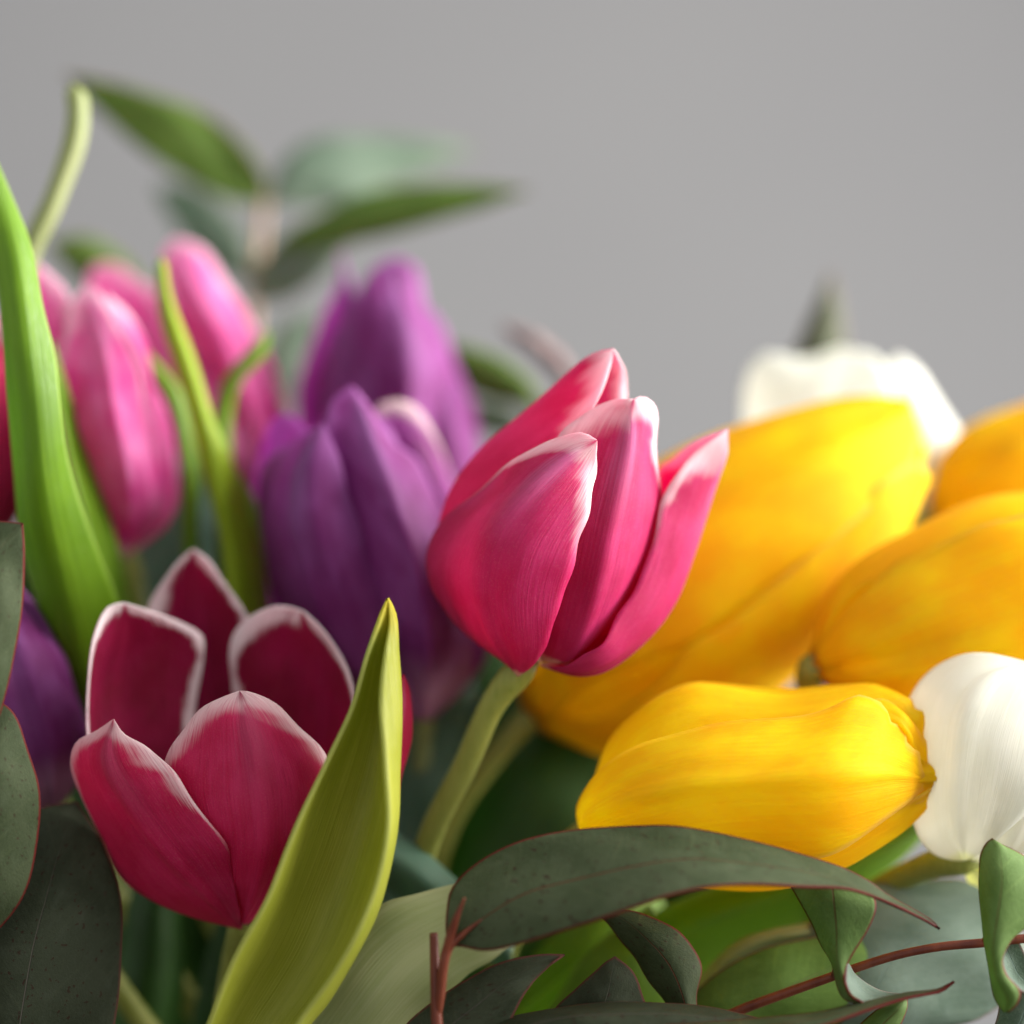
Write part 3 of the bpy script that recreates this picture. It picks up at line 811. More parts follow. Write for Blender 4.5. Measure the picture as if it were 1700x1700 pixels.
# big yellow
round_tulip('large blurred yellow tulip behind the central pink tulip', (880, 1192, 52), (1520, 700, 62), prof(198, 0.24, 0.43),
            [(20, 58, 0.97, -1.2, 0), (140, 60, 1.0, -0.8, 0), (-100, 58, 0.98, -0.8, 0), (-38, 50, 1.0, 1.8, -1), (75, 60, 0.95, 1.8, -1), (195, 58, 1.0, 1.2, 0)],
            YELL, [(830, 1245, 52), (745, 1370, 54), (720, 1500, 56)], STEM, 0.0022, seed=17, wob=0.0008)
# yellow, right
round_tulip('smooth yellow tulip resting against the white tulip', (1350, 1108, 30), (1920, 898, 30), prof(148, 0.30, 0.54),
            six(8, seed=6), YELL, [(1340, 1180, 40), (1300, 1400, 50), (1150, 1700, 55)], STEM, 0.0024, seed=19, wob=0.0004)
# yellow, far right
round_tulip('blurred yellow tulip peeking out above the smooth yellow one', (1545, 862, 84), (1960, 748, 84), prof(130, 0.3, 0.45),
            six(20, seed=7), YELL, [(1520, 900, 84), (1400, 1200, 80)], STEM, 0.0024, seed=21)
# white, behind
def back_white():
    b = (1490, 1105, 104)
    A = [[(1482, 1105, 102), (1330, 990, 102), (1250, 840, 100), (1230, 710, 100), (1240, 625, 100), (1270, 590, 100), (1325, 598, 100), (1395, 578, 99)],
         [(1488, 1105, 96), (1400, 970, 86), (1345, 810, 84), (1350, 690, 88), (1375, 625, 93), (1395, 578, 99)],
         [(1494, 1105, 96), (1530, 970, 85), (1530, 820, 84), (1500, 700, 88), (1474, 625, 92), (1446, 590, 96), (1395, 578, 99)]]
    B = [[(1490, 1105, 98), (1460, 970, 90), (1450, 820, 90), (1450, 700, 92), (1462, 620, 96), (1490, 590, 99)],
         [(1496, 1105, 98), (1545, 960, 90), (1560, 820, 89), (1535, 700, 92), (1508, 630, 96), (1490, 590, 99)],
         [(1502, 1105, 104), (1610, 980, 106), (1628, 850, 107), (1602, 745, 105), (1562, 668, 102), (1520, 612, 100), (1490, 590, 99)]]
    C = [[(1484, 1105, 108), (1320, 960, 124), (1260, 800, 126), (1262, 680, 122), (1310, 588, 116)],
         [(1490, 1105, 110), (1420, 960, 134), (1370, 800, 134), (1340, 680, 128), (1310, 588, 116)],
         [(1500, 1105, 108), (1560, 960, 126), (1540, 800, 128), (1470, 680, 124), (1380, 600, 118), (1310, 588, 116)]]
    flower('blurred white tulip rising behind the large yellow tulip', b,
           [(C, WHIT, 0.0006, None), (B, WHIT, 0.0006, None), (A, WHIT, 0.0009, None)], [(1470, 1200, 104), (1350, 1500, 90)], STEM, 0.0024)


back_white()
# white, front right
def right_white():
    b = (1600, 1428, 14)
    W1 = [[(1600, 1428, 12), (1574, 1425, 10), (1550, 1416, 10), (1526, 1388, 9), (1512, 1345, 10), (1504, 1270, 12), (1504, 1200, 14), (1512, 1160, 14), (1540, 1124, 12), (1594, 1089, 10), (1640, 1084, 8), (1710, 1100, 6)],
          [(1602, 1428, 10), (1590, 1370, 2), (1590, 1280, -2), (1605, 1190, -1), (1640, 1130, 2), (1710, 1100, 6)],
          [(1606, 1428, 8), (1640, 1408, 2), (1664, 1385, 0), (1730, 1320, -2), (1775, 1230, -1), (1785, 1160, 2), (1710, 1100, 6)]]
    W2 = [[(1604, 1428, 14), (1640, 1405, 4), (1668, 1340, 1), (1695, 1240, 0), (1725, 1130, 4), (1760, 1060, 10)],
          [(1606, 1428, 12), (1690, 1420, 4), (1740, 1340, 0), (1770, 1220, 0), (1780, 1120, 4), (1760, 1060, 10)],
          [(1610, 1428, 14), (1740, 1420, 14), (1830, 1320, 14), (1850, 1200, 14), (1820, 1100, 12), (1760, 1060, 10)]]
    W3 = [[(1600, 1428, 18), (1540, 1370, 20), (1525, 1230, 22), (1570, 1120, 22), (1627, 1083, 20), (1665, 1064, 20), (1720, 1050, 20)],
          [(1602, 1428, 22), (1600, 1330, 34), (1620, 1200, 36), (1660, 1110, 30), (1720, 1050, 20)],
          [(1606, 1428, 22), (1700, 1340, 36), (1750, 1200, 36), (1760, 1100, 30), (1720, 1050, 20)]]
    W4 = [[(1610, 1428, 22), (1760, 1380, 30), (1830, 1250, 32), (1820, 1120, 28), (1780, 1070, 24)],
          [(1606, 1428, 24), (1720, 1340, 38), (1770, 1220, 40), (1790, 1120, 34), (1780, 1070, 24)],
          [(1604, 1428, 24), (1660, 1300, 40), (1690, 1200, 40), (1730, 1110, 34), (1780, 1070, 24)]]
    W5 = [[(1625, 1395, 16), (1604, 1420, 18), (1596, 1445, 18), (1612, 1464, 18), (1640, 1480, 18)],
          [(1640, 1395, 14), (1630, 1420, 14), (1626, 1445, 15), (1634, 1466, 16), (1640, 1480, 18)],
          [(1660, 1395, 16), (1668, 1425, 16), (1668, 1455, 17), (1660, 1472, 18), (1640, 1480, 18)]]
    flower('white tulip at the tip of the lying yellow tulip', b,
           [(W1, WHIT, 0.0005, None), (W2, WHIT, 0.0005, None), (W3, WHIT, 0.0004, None), (W4, WHIT, 0.0004, None), (W5, PALEW, 0.0003, 'pale yellowish drooping lower petal')],
           [(1560, 1432, 16), (1500, 1455, 22), (1440, 1490, 28), (1250, 1620, 40)], STEM, 0.0024)


PALEW = petal_material('cream_petal', (0.70, 0.72, 0.36), (0.78, 0.78, 0.48), base=(0.6, 0.66, 0.3), base_u=0.05, tcore=(0.85, 0.85, 0.45), vein=0.0)
right_white()


# ------------------------------------------------------------------ tulip leaves
def leaf(label, rails, mat, wob=0.0005, seed=0, thick=0.0007, group='tulip leaves', nu=60, nv=18, crease=0.0):
    b = P(*rails[len(rails) // 2][0])
    g = rails_grid(rails, nu, nv)
    if crease:
        g = lengthwise(g, lambda v: crease * math.exp(-(v / 0.16) ** 2))
    g = wobble(g, wob, seed, 5.0, 1.5)
    o = sheet('tulip_leaf', g - b, mat, None, thick)
    o.location = b
    return tag(o, label, 'leaf', group)


leaf('broad upright bright green tulip leaf in front of the soft pink tulip',
     [[(250, 1420, 56), (170, 1290, 50), (125, 1190, 44), (75, 1050, 34), (45, 930, 25), (28, 807, 18), (14, 665, 13), (2, 520, 10), (-14, 400, 14), (-20, 300, 18), (-10, 262, 20)],
      [(252, 1420, 54), (190, 1290, 46), (160, 1190, 39), (120, 1050, 28), (92, 930, 19), (68, 807, 12), (54, 665, 8), (38, 520, 8), (18, 400, 12), (0, 310, 18), (-10, 262, 20)],
      [(254, 1420, 56), (225, 1290, 50), (212, 1150, 44), (200, 1020, 36), (168, 935, 28), (146, 872, 23), (122, 797, 18), (104, 731, 14), (95, 656, 12), (90, 590, 12), (71, 510, 12), (52, 425, 15), (28, 354, 18), (4, 292, 20), (-10, 262, 20)]],
     LEAF, 0.0006, 3)
leaf('narrow dark half of leaf tucked behind the broad upright leaf',
     [[(215, 1250, 48), (185, 1100, 44), (150, 900, 40), (110, 740, 39), (95, 650, 40), (88, 565, 42)],
      [(225, 1250, 50), (205, 1100, 48), (170, 900, 46), (125, 740, 44), (101, 650, 43), (88, 565, 42)],
      [(240, 1250, 54), (232, 1100, 54), (215, 995, 53), (184, 872, 51), (141, 736, 48), (108, 632, 44), (88, 565, 42)]], LEAF, 0.0004, 5)
leaf('thin pale yellow-green leaf tip curling up beside the dark gum leaf',
     [[(0, 620, 52), (22, 480, 52), (44, 395, 52), (78, 318, 52), (106, 240, 52), (114, 185, 52), (112, 152, 52), (122, 141, 52)],
      [(14, 620, 49), (38, 480, 49), (57, 405, 49), (92, 325, 49), (121, 245, 49), (130, 190, 49), (128, 155, 50), (122, 141, 52)],
      [(28, 620, 52), (52, 480, 52), (68, 415, 52), (106, 332, 52), (136, 250, 52), (145, 195, 52), (142, 158, 52), (122, 141, 52)]], PALE, 0.0002, 7)
leaf('slender lime green leaf with a pointed tip left of the purple tulip',
     [[(385, 1250, 54), (378, 1100, 52), (372, 960, 52), (358, 860, 52), (335, 760, 52), (312, 680, 52), (292, 600, 52), (270, 530, 52), (262, 470, 52), (262, 440, 52), (268, 429, 52)],
      [(405, 1250, 49), (398, 1100, 48), (390, 960, 48), (372, 850, 49), (350, 740, 49), (325, 650, 49), (304, 580, 48), (282, 510, 47), (271, 462, 46), (268, 429, 45)],
      [(450, 1250, 59), (446, 1100, 58), (436, 990, 58), (424, 900, 59), (404, 830, 60), (380, 760, 52), (352, 690, 52), (326, 614, 52), (300, 540, 53), (279, 472, 54), (274, 440, 54), (268, 429, 54)]], YLIME, 0.0005, 9)
leaf('olive leaf folded behind the slender lime leaf',
     [[(310, 1150, 60), (308, 1000, 60), (304, 880, 60), (302, 770, 60), (278, 675, 60), (247, 612, 61), (228, 572, 62)],
      [(320, 1150, 57), (318, 1000, 57), (314, 880, 57), (312, 775, 57), (290, 672, 58), (256, 610, 60), (228, 572, 62)],
      [(334, 1150, 60), (332, 1000, 60), (328, 880, 60), (326, 780, 60), (304, 664, 60), (266, 606, 61), (228, 572, 62)]], LEAF, 0.0002, 11)
leaf('curled green leaf tip bending toward the blurred pink tulip',
     [[(366, 1050, 68), (362, 900, 68), (360, 760, 68), (357, 690, 68), (370, 637, 68), (412, 585, 68), (446, 551, 68)],
      [(376, 1050, 65), (374, 900, 65), (372, 760, 65), (370, 695, 65), (386, 645, 65), (426, 590, 66), (446, 551, 68)],
      [(390, 1050, 68), (388, 900, 68), (384, 770, 68), (382, 690, 68), (400, 632, 68), (440, 585, 68), (446, 551, 68)]], LEAF, 0.0002, 12)
leaf('bright green leaf edge against the purple tulip',
     [[(400, 1120, 58), (396, 980, 58), (392, 880, 59), (386, 800, 60), (384, 770, 61)],
      [(425, 1120, 58), (420, 980, 58), (412, 890, 59), (400, 815, 60), (384, 770, 61)],
      [(452, 1120, 60), (446, 980, 60), (434, 895, 60), (426, 835, 60), (384, 770, 61)]], LEAF, 0.0002, 14)
leaf('pointed yellow-green leaf leaning in front of the open cup tulip',
     [[(300, 1790, -12), (345, 1700, -14), (365, 1652, -15), (400, 1572, -16), (450, 1472, -16), (500, 1352, -15), (545, 1262, -14), (585, 1170, -13), (610, 1087, -12), (632, 1018, -10), (643, 994, -9)],
      [(330, 1800, -10), (375, 1700, -10), (405, 1640, -10), (440, 1572, -10), (485, 1475, -9), (530, 1360, -8), (570, 1265, -7), (603, 1170, -7), (625, 1090, -8), (640, 1025, -9), (643, 994, -9)],
      [(400, 1800, -8), (440, 1700, -6), (480, 1640, -5), (520, 1572, -4), (560, 1475, -3), (600, 1360, -3), (626, 1265, -3), (640, 1170, -4), (648, 1090, -6), (648, 1025, -8), (643, 994, -9)],
      [(450, 1790, -10), (505, 1705, -9), (545, 1655, -9), (590, 1580, -9), (628, 1490, -9), (655, 1370, -9), (664, 1265, -10), (663, 1160, -10), (661, 1080, -10), (655, 1020, -9), (643, 994, -9)],
      [(440, 1790, -14), (500, 1690, -15), (545, 1630, -16), (590, 1550, -17), (625, 1470, -17), (641, 1370, -17), (640, 1270, -17), (630, 1170, -15), (638, 1090, -13), (646, 1030, -10), (643, 994, -9)]],
     LIME, 0.0004, 21, nv=30)
leaf('pale green leaf passing behind the pointed yellow-green leaf',
     [[(430, 1790, 4), (520, 1640, 4), (600, 1530, 4), (636, 1500, 4), (691, 1484, 5), (757, 1468, 8), (830, 1466, 12), (900, 1480, 16)],
      [(500, 1800, 0), (580, 1690, 0), (650, 1600, 1), (700, 1560, 3), (760, 1530, 6), (830, 1510, 11), (900, 1480, 16)],
      [(600, 1800, 4), (677, 1698, 4), (739, 1650, 5), (780, 1615, 6), (819, 1592, 8), (860, 1550, 12), (900, 1480, 16)]], PALE, 0.0004, 23)
leaf('bluish green leaf crossing below the tulip stems',
     [[(560, 1320, 26), (620, 1355, 24), (655, 1379, 23), (705, 1415, 22), (757, 1462, 22), (850, 1560, 24)],
      [(570, 1370, 22), (620, 1405, 20), (660, 1435, 19), (705, 1470, 18), (757, 1512, 19), (850, 1590, 22)],
      [(570, 1420, 26), (620, 1450, 25), (660, 1485, 25), (705, 1520, 25), (757, 1560, 25), (850, 1620, 26)]], BLUE, 0.0003, 25)
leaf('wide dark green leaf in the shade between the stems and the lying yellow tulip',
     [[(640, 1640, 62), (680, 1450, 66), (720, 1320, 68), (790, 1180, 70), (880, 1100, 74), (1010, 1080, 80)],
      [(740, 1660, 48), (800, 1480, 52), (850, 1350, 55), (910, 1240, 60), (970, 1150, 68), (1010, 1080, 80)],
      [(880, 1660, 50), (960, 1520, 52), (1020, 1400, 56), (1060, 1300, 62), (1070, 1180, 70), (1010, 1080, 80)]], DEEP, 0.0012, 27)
leaf('deep green leaf filling the gap under the purple tulip',
     [[(560, 1560, 60), (600, 1400, 62), (640, 1280, 64), (690, 1160, 66), (760, 1080, 70)],
      [(640, 1560, 54), (680, 1400, 56), (710, 1280, 58), (740, 1180, 62), (760, 1080, 70)],
      [(740, 1560, 60), (760, 1400, 62), (790, 1280, 64), (800, 1180, 66), (760, 1080, 70)]], BLUE, 0.0008, 29)
leaf('vivid green leaf running under the long grey gum leaf toward the white tulip',
     [[(820, 1720, 34), (960, 1600, 32), (1120, 1500, 32), (1280, 1440, 32), (1400, 1400, 33), (1500, 1360, 36), (1590, 1300, 40)],
      [(880, 1760, 28), (1010, 1640, 26), (1160, 1540, 26), (1310, 1478, 27), (1420, 1430, 29), (1510, 1385, 33), (1590, 1300, 40)],
      [(960, 1800, 32), (1080, 1690, 30), (1200, 1600, 30), (1340, 1525, 31), (1440, 1465, 32), (1525, 1400, 36), (1590, 1300, 40)]], LEAF, 0.0006, 31)
leaf('dark leaf with a pale lit edge above the red gum twig',
     [[(1040, 1800, 24), (1110, 1690, 22), (1167, 1618, 20), (1224, 1566, 19), (1276, 1547, 19), (1347, 1532, 20), (1440, 1520, 24)],
      [(1060, 1810, 22), (1130, 1700, 20), (1180, 1630, 18), (1235, 1578, 17), (1280, 1560, 17), (1354, 1548, 18), (1440, 1530, 24)],
      [(1080, 1820, 24), (1150, 1710, 22), (1195, 1640, 20), (1245, 1590, 19), (1288, 1572, 19), (1354, 1560, 20), (1440, 1540, 24)]], PALE, 0.0003, 33)
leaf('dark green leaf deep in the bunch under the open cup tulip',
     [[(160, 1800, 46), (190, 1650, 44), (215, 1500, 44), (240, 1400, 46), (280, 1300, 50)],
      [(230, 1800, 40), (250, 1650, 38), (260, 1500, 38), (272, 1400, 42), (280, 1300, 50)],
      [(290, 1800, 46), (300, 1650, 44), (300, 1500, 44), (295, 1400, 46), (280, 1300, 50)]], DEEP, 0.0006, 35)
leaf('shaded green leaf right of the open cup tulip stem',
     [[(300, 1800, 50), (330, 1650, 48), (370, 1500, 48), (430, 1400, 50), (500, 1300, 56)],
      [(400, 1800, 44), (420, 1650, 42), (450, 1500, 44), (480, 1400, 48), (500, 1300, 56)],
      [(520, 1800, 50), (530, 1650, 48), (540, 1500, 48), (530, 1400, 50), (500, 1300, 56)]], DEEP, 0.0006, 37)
leaf('green leaf rising behind the crimson and pink tulips into the bunch',
     [[(120, 1500, 82), (180, 1300, 80), (230, 1100, 80), (280, 960, 82), (330, 880, 86)],
      [(230, 1500, 76), (260, 1300, 74), (290, 1100, 74), (310, 980, 78), (330, 880, 86)],
      [(340, 1500, 82), (360, 1300, 80), (370, 1100, 80), (360, 980, 82), (330, 880, 86)]], BLUE, 0.0008, 39)
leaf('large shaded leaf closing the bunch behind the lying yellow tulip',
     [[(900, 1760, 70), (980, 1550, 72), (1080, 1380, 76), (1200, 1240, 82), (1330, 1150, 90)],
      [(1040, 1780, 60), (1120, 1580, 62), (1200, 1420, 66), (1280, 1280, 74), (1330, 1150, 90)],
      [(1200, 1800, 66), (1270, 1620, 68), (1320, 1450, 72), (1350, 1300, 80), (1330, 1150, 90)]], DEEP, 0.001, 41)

leaf('grey-green leaf glimpsed between the soft pink and purple tulips',
     [[(120, 1300, 92), (140, 1150, 90), (180, 1000, 90), (220, 880, 92), (330, 740, 96)],
      [(230, 1300, 86), (250, 1150, 84), (280, 1000, 84), (310, 870, 88), (330, 740, 96)],
      [(380, 1300, 92), (400, 1150, 90), (410, 1000, 90), (390, 870, 92), (330, 740, 96)]], BLUE, 0.0006, 43)
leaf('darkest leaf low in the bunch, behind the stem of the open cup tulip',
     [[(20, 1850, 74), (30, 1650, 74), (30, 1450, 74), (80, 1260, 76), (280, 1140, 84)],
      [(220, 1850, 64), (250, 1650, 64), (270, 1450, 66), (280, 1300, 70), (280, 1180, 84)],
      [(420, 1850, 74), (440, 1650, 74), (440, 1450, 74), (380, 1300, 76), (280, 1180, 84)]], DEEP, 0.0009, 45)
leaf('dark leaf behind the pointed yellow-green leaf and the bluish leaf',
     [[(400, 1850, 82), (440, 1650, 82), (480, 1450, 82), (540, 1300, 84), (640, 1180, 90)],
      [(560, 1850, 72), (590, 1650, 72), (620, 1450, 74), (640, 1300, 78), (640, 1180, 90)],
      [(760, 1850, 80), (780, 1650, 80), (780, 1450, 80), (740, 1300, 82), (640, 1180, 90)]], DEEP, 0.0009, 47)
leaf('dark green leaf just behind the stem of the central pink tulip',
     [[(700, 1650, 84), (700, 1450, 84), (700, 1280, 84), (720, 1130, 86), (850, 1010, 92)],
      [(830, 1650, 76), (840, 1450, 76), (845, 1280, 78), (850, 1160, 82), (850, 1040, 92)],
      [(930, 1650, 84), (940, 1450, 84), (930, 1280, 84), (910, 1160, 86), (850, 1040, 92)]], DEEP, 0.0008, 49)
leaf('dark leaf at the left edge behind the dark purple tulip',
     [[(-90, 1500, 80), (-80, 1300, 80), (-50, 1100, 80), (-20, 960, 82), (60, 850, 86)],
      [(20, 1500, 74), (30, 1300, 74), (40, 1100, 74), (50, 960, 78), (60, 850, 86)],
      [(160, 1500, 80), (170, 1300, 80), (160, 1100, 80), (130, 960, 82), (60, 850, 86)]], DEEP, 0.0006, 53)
leaf('bright green leaf in the gap under the long grey gum leaf',
     [[(760, 1850, 56), (800, 1700, 54), (850, 1580, 54), (930, 1490, 56), (1060, 1420, 62)],
      [(880, 1850, 48), (920, 1700, 46), (960, 1590, 46), (1010, 1500, 50), (1060, 1420, 62)],
      [(1020, 1850, 54), (1060, 1720, 52), (1090, 1610, 52), (1100, 1510, 54), (1060, 1420, 62)]], LEAF, 0.0006, 55)
leaf('green leaf low in the bunch between the two dark gum leaf tips',
     [[(840, 1850, 30), (880, 1740, 28), (930, 1650, 27), (990, 1570, 27), (1080, 1500, 30)],
      [(930, 1850, 24), (960, 1760, 22), (1000, 1680, 22), (1040, 1590, 24), (1080, 1500, 30)],
      [(1060, 1850, 28), (1090, 1770, 26), (1110, 1690, 26), (1110, 1600, 27), (1080, 1500, 30)]], LEAF, 0.0005, 51)

# ------------------------------------------------------------------ gum (eucalyptus) sprigs
def gleaf(parent, rails, mat, wob=0.0004, seed=0, thick=0.00045, nu=56, nv=20, label=None):
    g = rails_grid(rails, nu, nv)
    g = wobble(g, wob, seed, 4.0, 2.0)
    o = sheet('leaf', g, mat, parent, thick)
    if label:
        o['label'] = label
    return o


GRP = 'gum leaf sprigs'
# --- sprig in front with the long arching leaf
t = thing('gum_sprig', 'red gum twig with one long arching grey leaf under the yellow tulip', 'foliage', P(728, 1760, -14), GRP)
gleaf(t, [[(744, 1572, -15), (740, 1540, -15), (742, 1510, -14), (747, 1481, -13), (764, 1456, -12), (801, 1427, -11), (856, 1401, -11), (929, 1383, -12), (1020, 1372, -13), (1111, 1370, -14), (1171, 1380, -14), (1241, 1396, -14), (1312, 1414, -13), (1400, 1442, -12), (1437, 1460, -12), (1471, 1484, -11), (1524, 1514, -10), (1550, 1530, -10), (1560, 1542, -10)],
           [(744, 1572, -15), (801, 1525, -17), (874, 1482, -18), (947, 1460, -19), (1038, 1440, -20), (1148, 1427, -20), (1241, 1434, -19), (1330, 1448, -17), (1420, 1471, -15), (1475, 1496, -13), (1526, 1520, -11), (1560, 1542, -10)],
           [(744, 1572, -15), (766, 1572, -16), (804, 1579, -18), (856, 1570, -20), (929, 1548, -22), (1002, 1525, -24), (1075, 1500, -25), (1100, 1491, -25), (1171, 1475, -24), (1241, 1470, -22), (1329, 1472, -20), (1400, 1476, -17), (1453, 1492, -15), (1506, 1514, -13), (1545, 1533, -11), (1560, 1542, -10)]],
      EUC, 0.0003, 3, nu=80)
tube('twig', [P(728, 1760, -14), P(724, 1660, -14), P(722, 1600, -14), P(720, 1549, -14)], [0.0011, 0.0010, 0.0009, 0.0007], TWIG, t)
tube('leaf_stalk', [P(727, 1690, -14), P(732, 1640, -15), P(737, 1600, -16), P(745, 1574, -16.3), P(768, 1551, -16.8), P(800, 1526, -17.3)], [0.0006, 0.0009, 0.00085, 0.0008, 0.0005, 0.00015], TWIG, t)
tube('bud', [P(737, 1590, -16), P(749, 1550, -17), P(757, 1525, -18), P(771, 1491, -19)], [0.0007, 0.0008, 0.00055, 0.0002], TWIG, t)
gleaf(t, [[(640, 1760, -6), (677, 1700, -7), (739, 1648, -8), (797, 1615, -8), (848, 1593, -8), (899, 1584, -7), (937, 1585, -6)],
           [(690, 1780, -9), (740, 1710, -10), (790, 1668, -10), (840, 1630, -10), (890, 1602, -8), (937, 1585, -6)],
           [(800, 1790, -8), (830, 1730, -9), (856, 1678, -9), (872, 1647, -9), (906, 1610, -8), (937, 1585, -6)]], EUCD, 0.0004, 5, label='small dark leaf low on the twig')

# --- sprig with the red twig and curled leaves
t = thing('gum_sprig', 'red gum twig with curled leaves and one wide bluish leaf, below the white tulip', 'foliage', P(1150, 1720, 4), GRP)
tube('twig', [P(1150, 1715, 4), P(1224, 1679, 2), P(1312, 1646, 0), P(1382, 1621, -2), P(1418, 1608, -3), P(1488, 1586, -4), P(1559, 1572, -5), P(1636, 1565, -6), P(1720, 1556, -6)],
     [0.0009, 0.0009, 0.00085, 0.0008, 0.00075, 0.0008, 0.0008], TWIG, t)
tube('bud', [P(1632, 1566, -6), P(1641, 1548, -7), P(1651, 1521, -7)], [0.0006, 0.0004, 0.0001], TWIG, t)
tube('bud', [P(1384, 1622, -2), P(1386, 1605, -7), P(1389, 1588, -8)], [0.0006, 0.0004, 0.0001], TWIG, t)
gleaf(t, [[(1400, 1750, 16), (1330, 1640, 16), (1340, 1540, 18), (1400, 1480, 20), (1474, 1464, 22), (1530, 1460, 23), (1594, 1461, 23), (1650, 1480, 22)],
           [(1440, 1760, 12), (1440, 1680, 10), (1470, 1600, 12), (1520, 1550, 15), (1590, 1510, 19), (1650, 1480, 22)],
           [(1500, 1770, 14), (1560, 1710, 13), (1630, 1690, 14), (1690, 1640, 16), (1700, 1560, 19), (1650, 1480, 22)]], EUCB, 0.0005, 7, label='wide bluish grey-green leaf')
# curled leaf hanging over the twig, its pale underside turned up at the bottom
gleaf(t, [[(1314, 1473, -4), (1330, 1500, -6), (1347, 1532, -7), (1362, 1565, -7), (1380, 1594, -8), (1388, 1628, -10), (1402, 1656, -12), (1430, 1668, -13)],
           [(1380, 1472, -9), (1384, 1505, -11), (1388, 1540, -11), (1390, 1570, -11), (1392, 1598, -12), (1398, 1628, -13), (1410, 1650, -14), (1431, 1666, -13.5)],
           [(1449, 1484, -8), (1454, 1505, -9), (1442, 1541, -10), (1419, 1578, -11), (1406, 1604, -12), (1404, 1632, -14), (1414, 1654, -15), (1433, 1665, -14)]], EUCG, 0.0002, 9, label='narrow olive leaf twisting down over the twig')
gleaf(t, [[(1405, 1600, -12), (1404, 1632, -13.5), (1414, 1654, -14.5), (1433, 1666, -13.5), (1470, 1664, -11), (1500, 1652, -9)],
           [(1406, 1600, -10), (1413, 1622, -9), (1426, 1642, -9), (1445, 1654, -9), (1472, 1657, -9), (1500, 1652, -9)],
           [(1407, 1600, -8), (1421, 1620, -4), (1438, 1634, -3), (1458, 1644, -4), (1480, 1650, -6), (1500, 1652, -9)]], EUCB, 0.0001, 10, label='pale upturned underside of the twisted leaf')
# right curled leaf
gleaf(t, [[(1668, 1680, -12), (1654, 1661, -11), (1644, 1625, -10), (1636, 1562, -9), (1629, 1509, -9), (1626, 1456, -9), (1628, 1420, -9), (1638, 1399, -9), (1646, 1393, -9)],
           [(1672, 1680, -14), (1674, 1655, -15), (1656, 1622, -15), (1650, 1570, -15), (1656, 1515, -15), (1662, 1460, -14), (1660, 1425, -12), (1656, 1403, -10), (1646, 1393, -9)],
           [(1674, 1680, -14), (1690, 1664, -15), (1693, 1645, -15), (1670, 1618, -15), (1663, 1592, -15), (1680, 1559, -14), (1725, 1520, -12), (1740, 1450, -10), (1700, 1424, -9), (1668, 1406, -9), (1646, 1393, -9)]], EUCG, 0.0002, 12, label='fresh green leaf curling in on itself')
gleaf(t, [[(1658, 1572, -6), (1662, 1600, -8), (1672, 1624, -10), (1694, 1646, -12), (1730, 1660, -12)],
           [(1668, 1570, -5), (1680, 1600, -6), (1692, 1622, -8), (1708, 1636, -10), (1730, 1645, -12)],
           [(1690, 1560, -5), (1705, 1590, -6), (1715, 1612, -8), (1722, 1628, -10), (1730, 1640, -12)]], EUCB, 0.0001, 13, label='bluish inner face of the curled leaf')
gleaf(t, [[(1640, 1740, 0), (1655, 1690, -2), (1668, 1640, -3), (1690, 1600, -4), (1740, 1570, -4)],
           [(1670, 1740, -2), (1690, 1700, -4), (1710, 1650, -5), (1730, 1610, -5), (1740, 1570, -4)],
           [(1720, 1740, 0), (1740, 1690, -2), (1755, 1650, -3), (1760, 1610, -4), (1740, 1570, -4)]], EUCB, 0.0002, 14)
# dark leaf in front of which the twig runs
gleaf(t, [[(1100, 1720, 12), (1150, 1650, 12), (1230, 1592, 12), (1320, 1562, 13), (1400, 1550, 14), (1470, 1560, 16)],
           [(1150, 1740, 8), (1220, 1680, 8), (1300, 1640, 8), (1370, 1610, 10), (1430, 1590, 12), (1470, 1560, 16)],
           [(1220, 1760, 12), (1300, 1730, 12), (1390, 1700, 12), (1450, 1660, 13), (1480, 1610, 14), (1470, 1560, 16)]], EUCF, 0.0004, 15, label='shaded olive leaf behind the twig')

# --- sprig along the bottom edge
t = thing('gum_sprig', 'gum sprig lying low, long edge-on leaf with a red rim and hooked tip', 'foliage', P(700, 1760, -8), GRP)
tube('twig', [P(700, 1760, -8), P(790, 1730, -9), P(900, 1712, -10), P(1010, 1704, -10)], [0.0010, 0.0010, 0.0009, 0.0007], TWIG, t)
gleaf(t, [[(760, 1720, -8), (850, 1690, -8), (921, 1674, -8), (1020, 1666, -8), (1100, 1666, -8), (1171, 1672, -8), (1252, 1690, -8), (1310, 1706, -8)],
           [(790, 1730, -11), (870, 1705, -13), (940, 1690, -14), (1030, 1684, -14), (1110, 1684, -13), (1180, 1690, -12), (1250, 1700, -10), (1310, 1706, -8)],
           [(790, 1745, -10), (880, 1735, -14), (950, 1725, -15), (1040, 1720, -15), (1120, 1720, -14), (1190, 1718, -12), (1260, 1714, -10), (1310, 1706, -8)]], EUCD, 0.0002, 17)
gleaf(t, [[(1000, 1704, -12), (1100, 1702, -14), (1200, 1696, -14), (1276, 1690, -14), (1347, 1683, -14), (1435, 1665, -13), (1506, 1649, -12), (1559, 1642, -12), (1584, 1629, -12)],
           [(1000, 1706, -13), (1100, 1712, -16), (1200, 1710, -17), (1280, 1704, -18), (1350, 1694, -18), (1440, 1671, -16), (1508, 1653, -14), (1560, 1645, -13), (1584, 1630, -12)],
           [(1000, 1710, -13), (1100, 1728, -15), (1200, 1730, -17), (1290, 1722, -19), (1370, 1703, -19), (1450, 1676, -17), (1510, 1657, -15), (1562, 1647, -13), (1584, 1630, -12)]], EUC, 0.0001, 18)
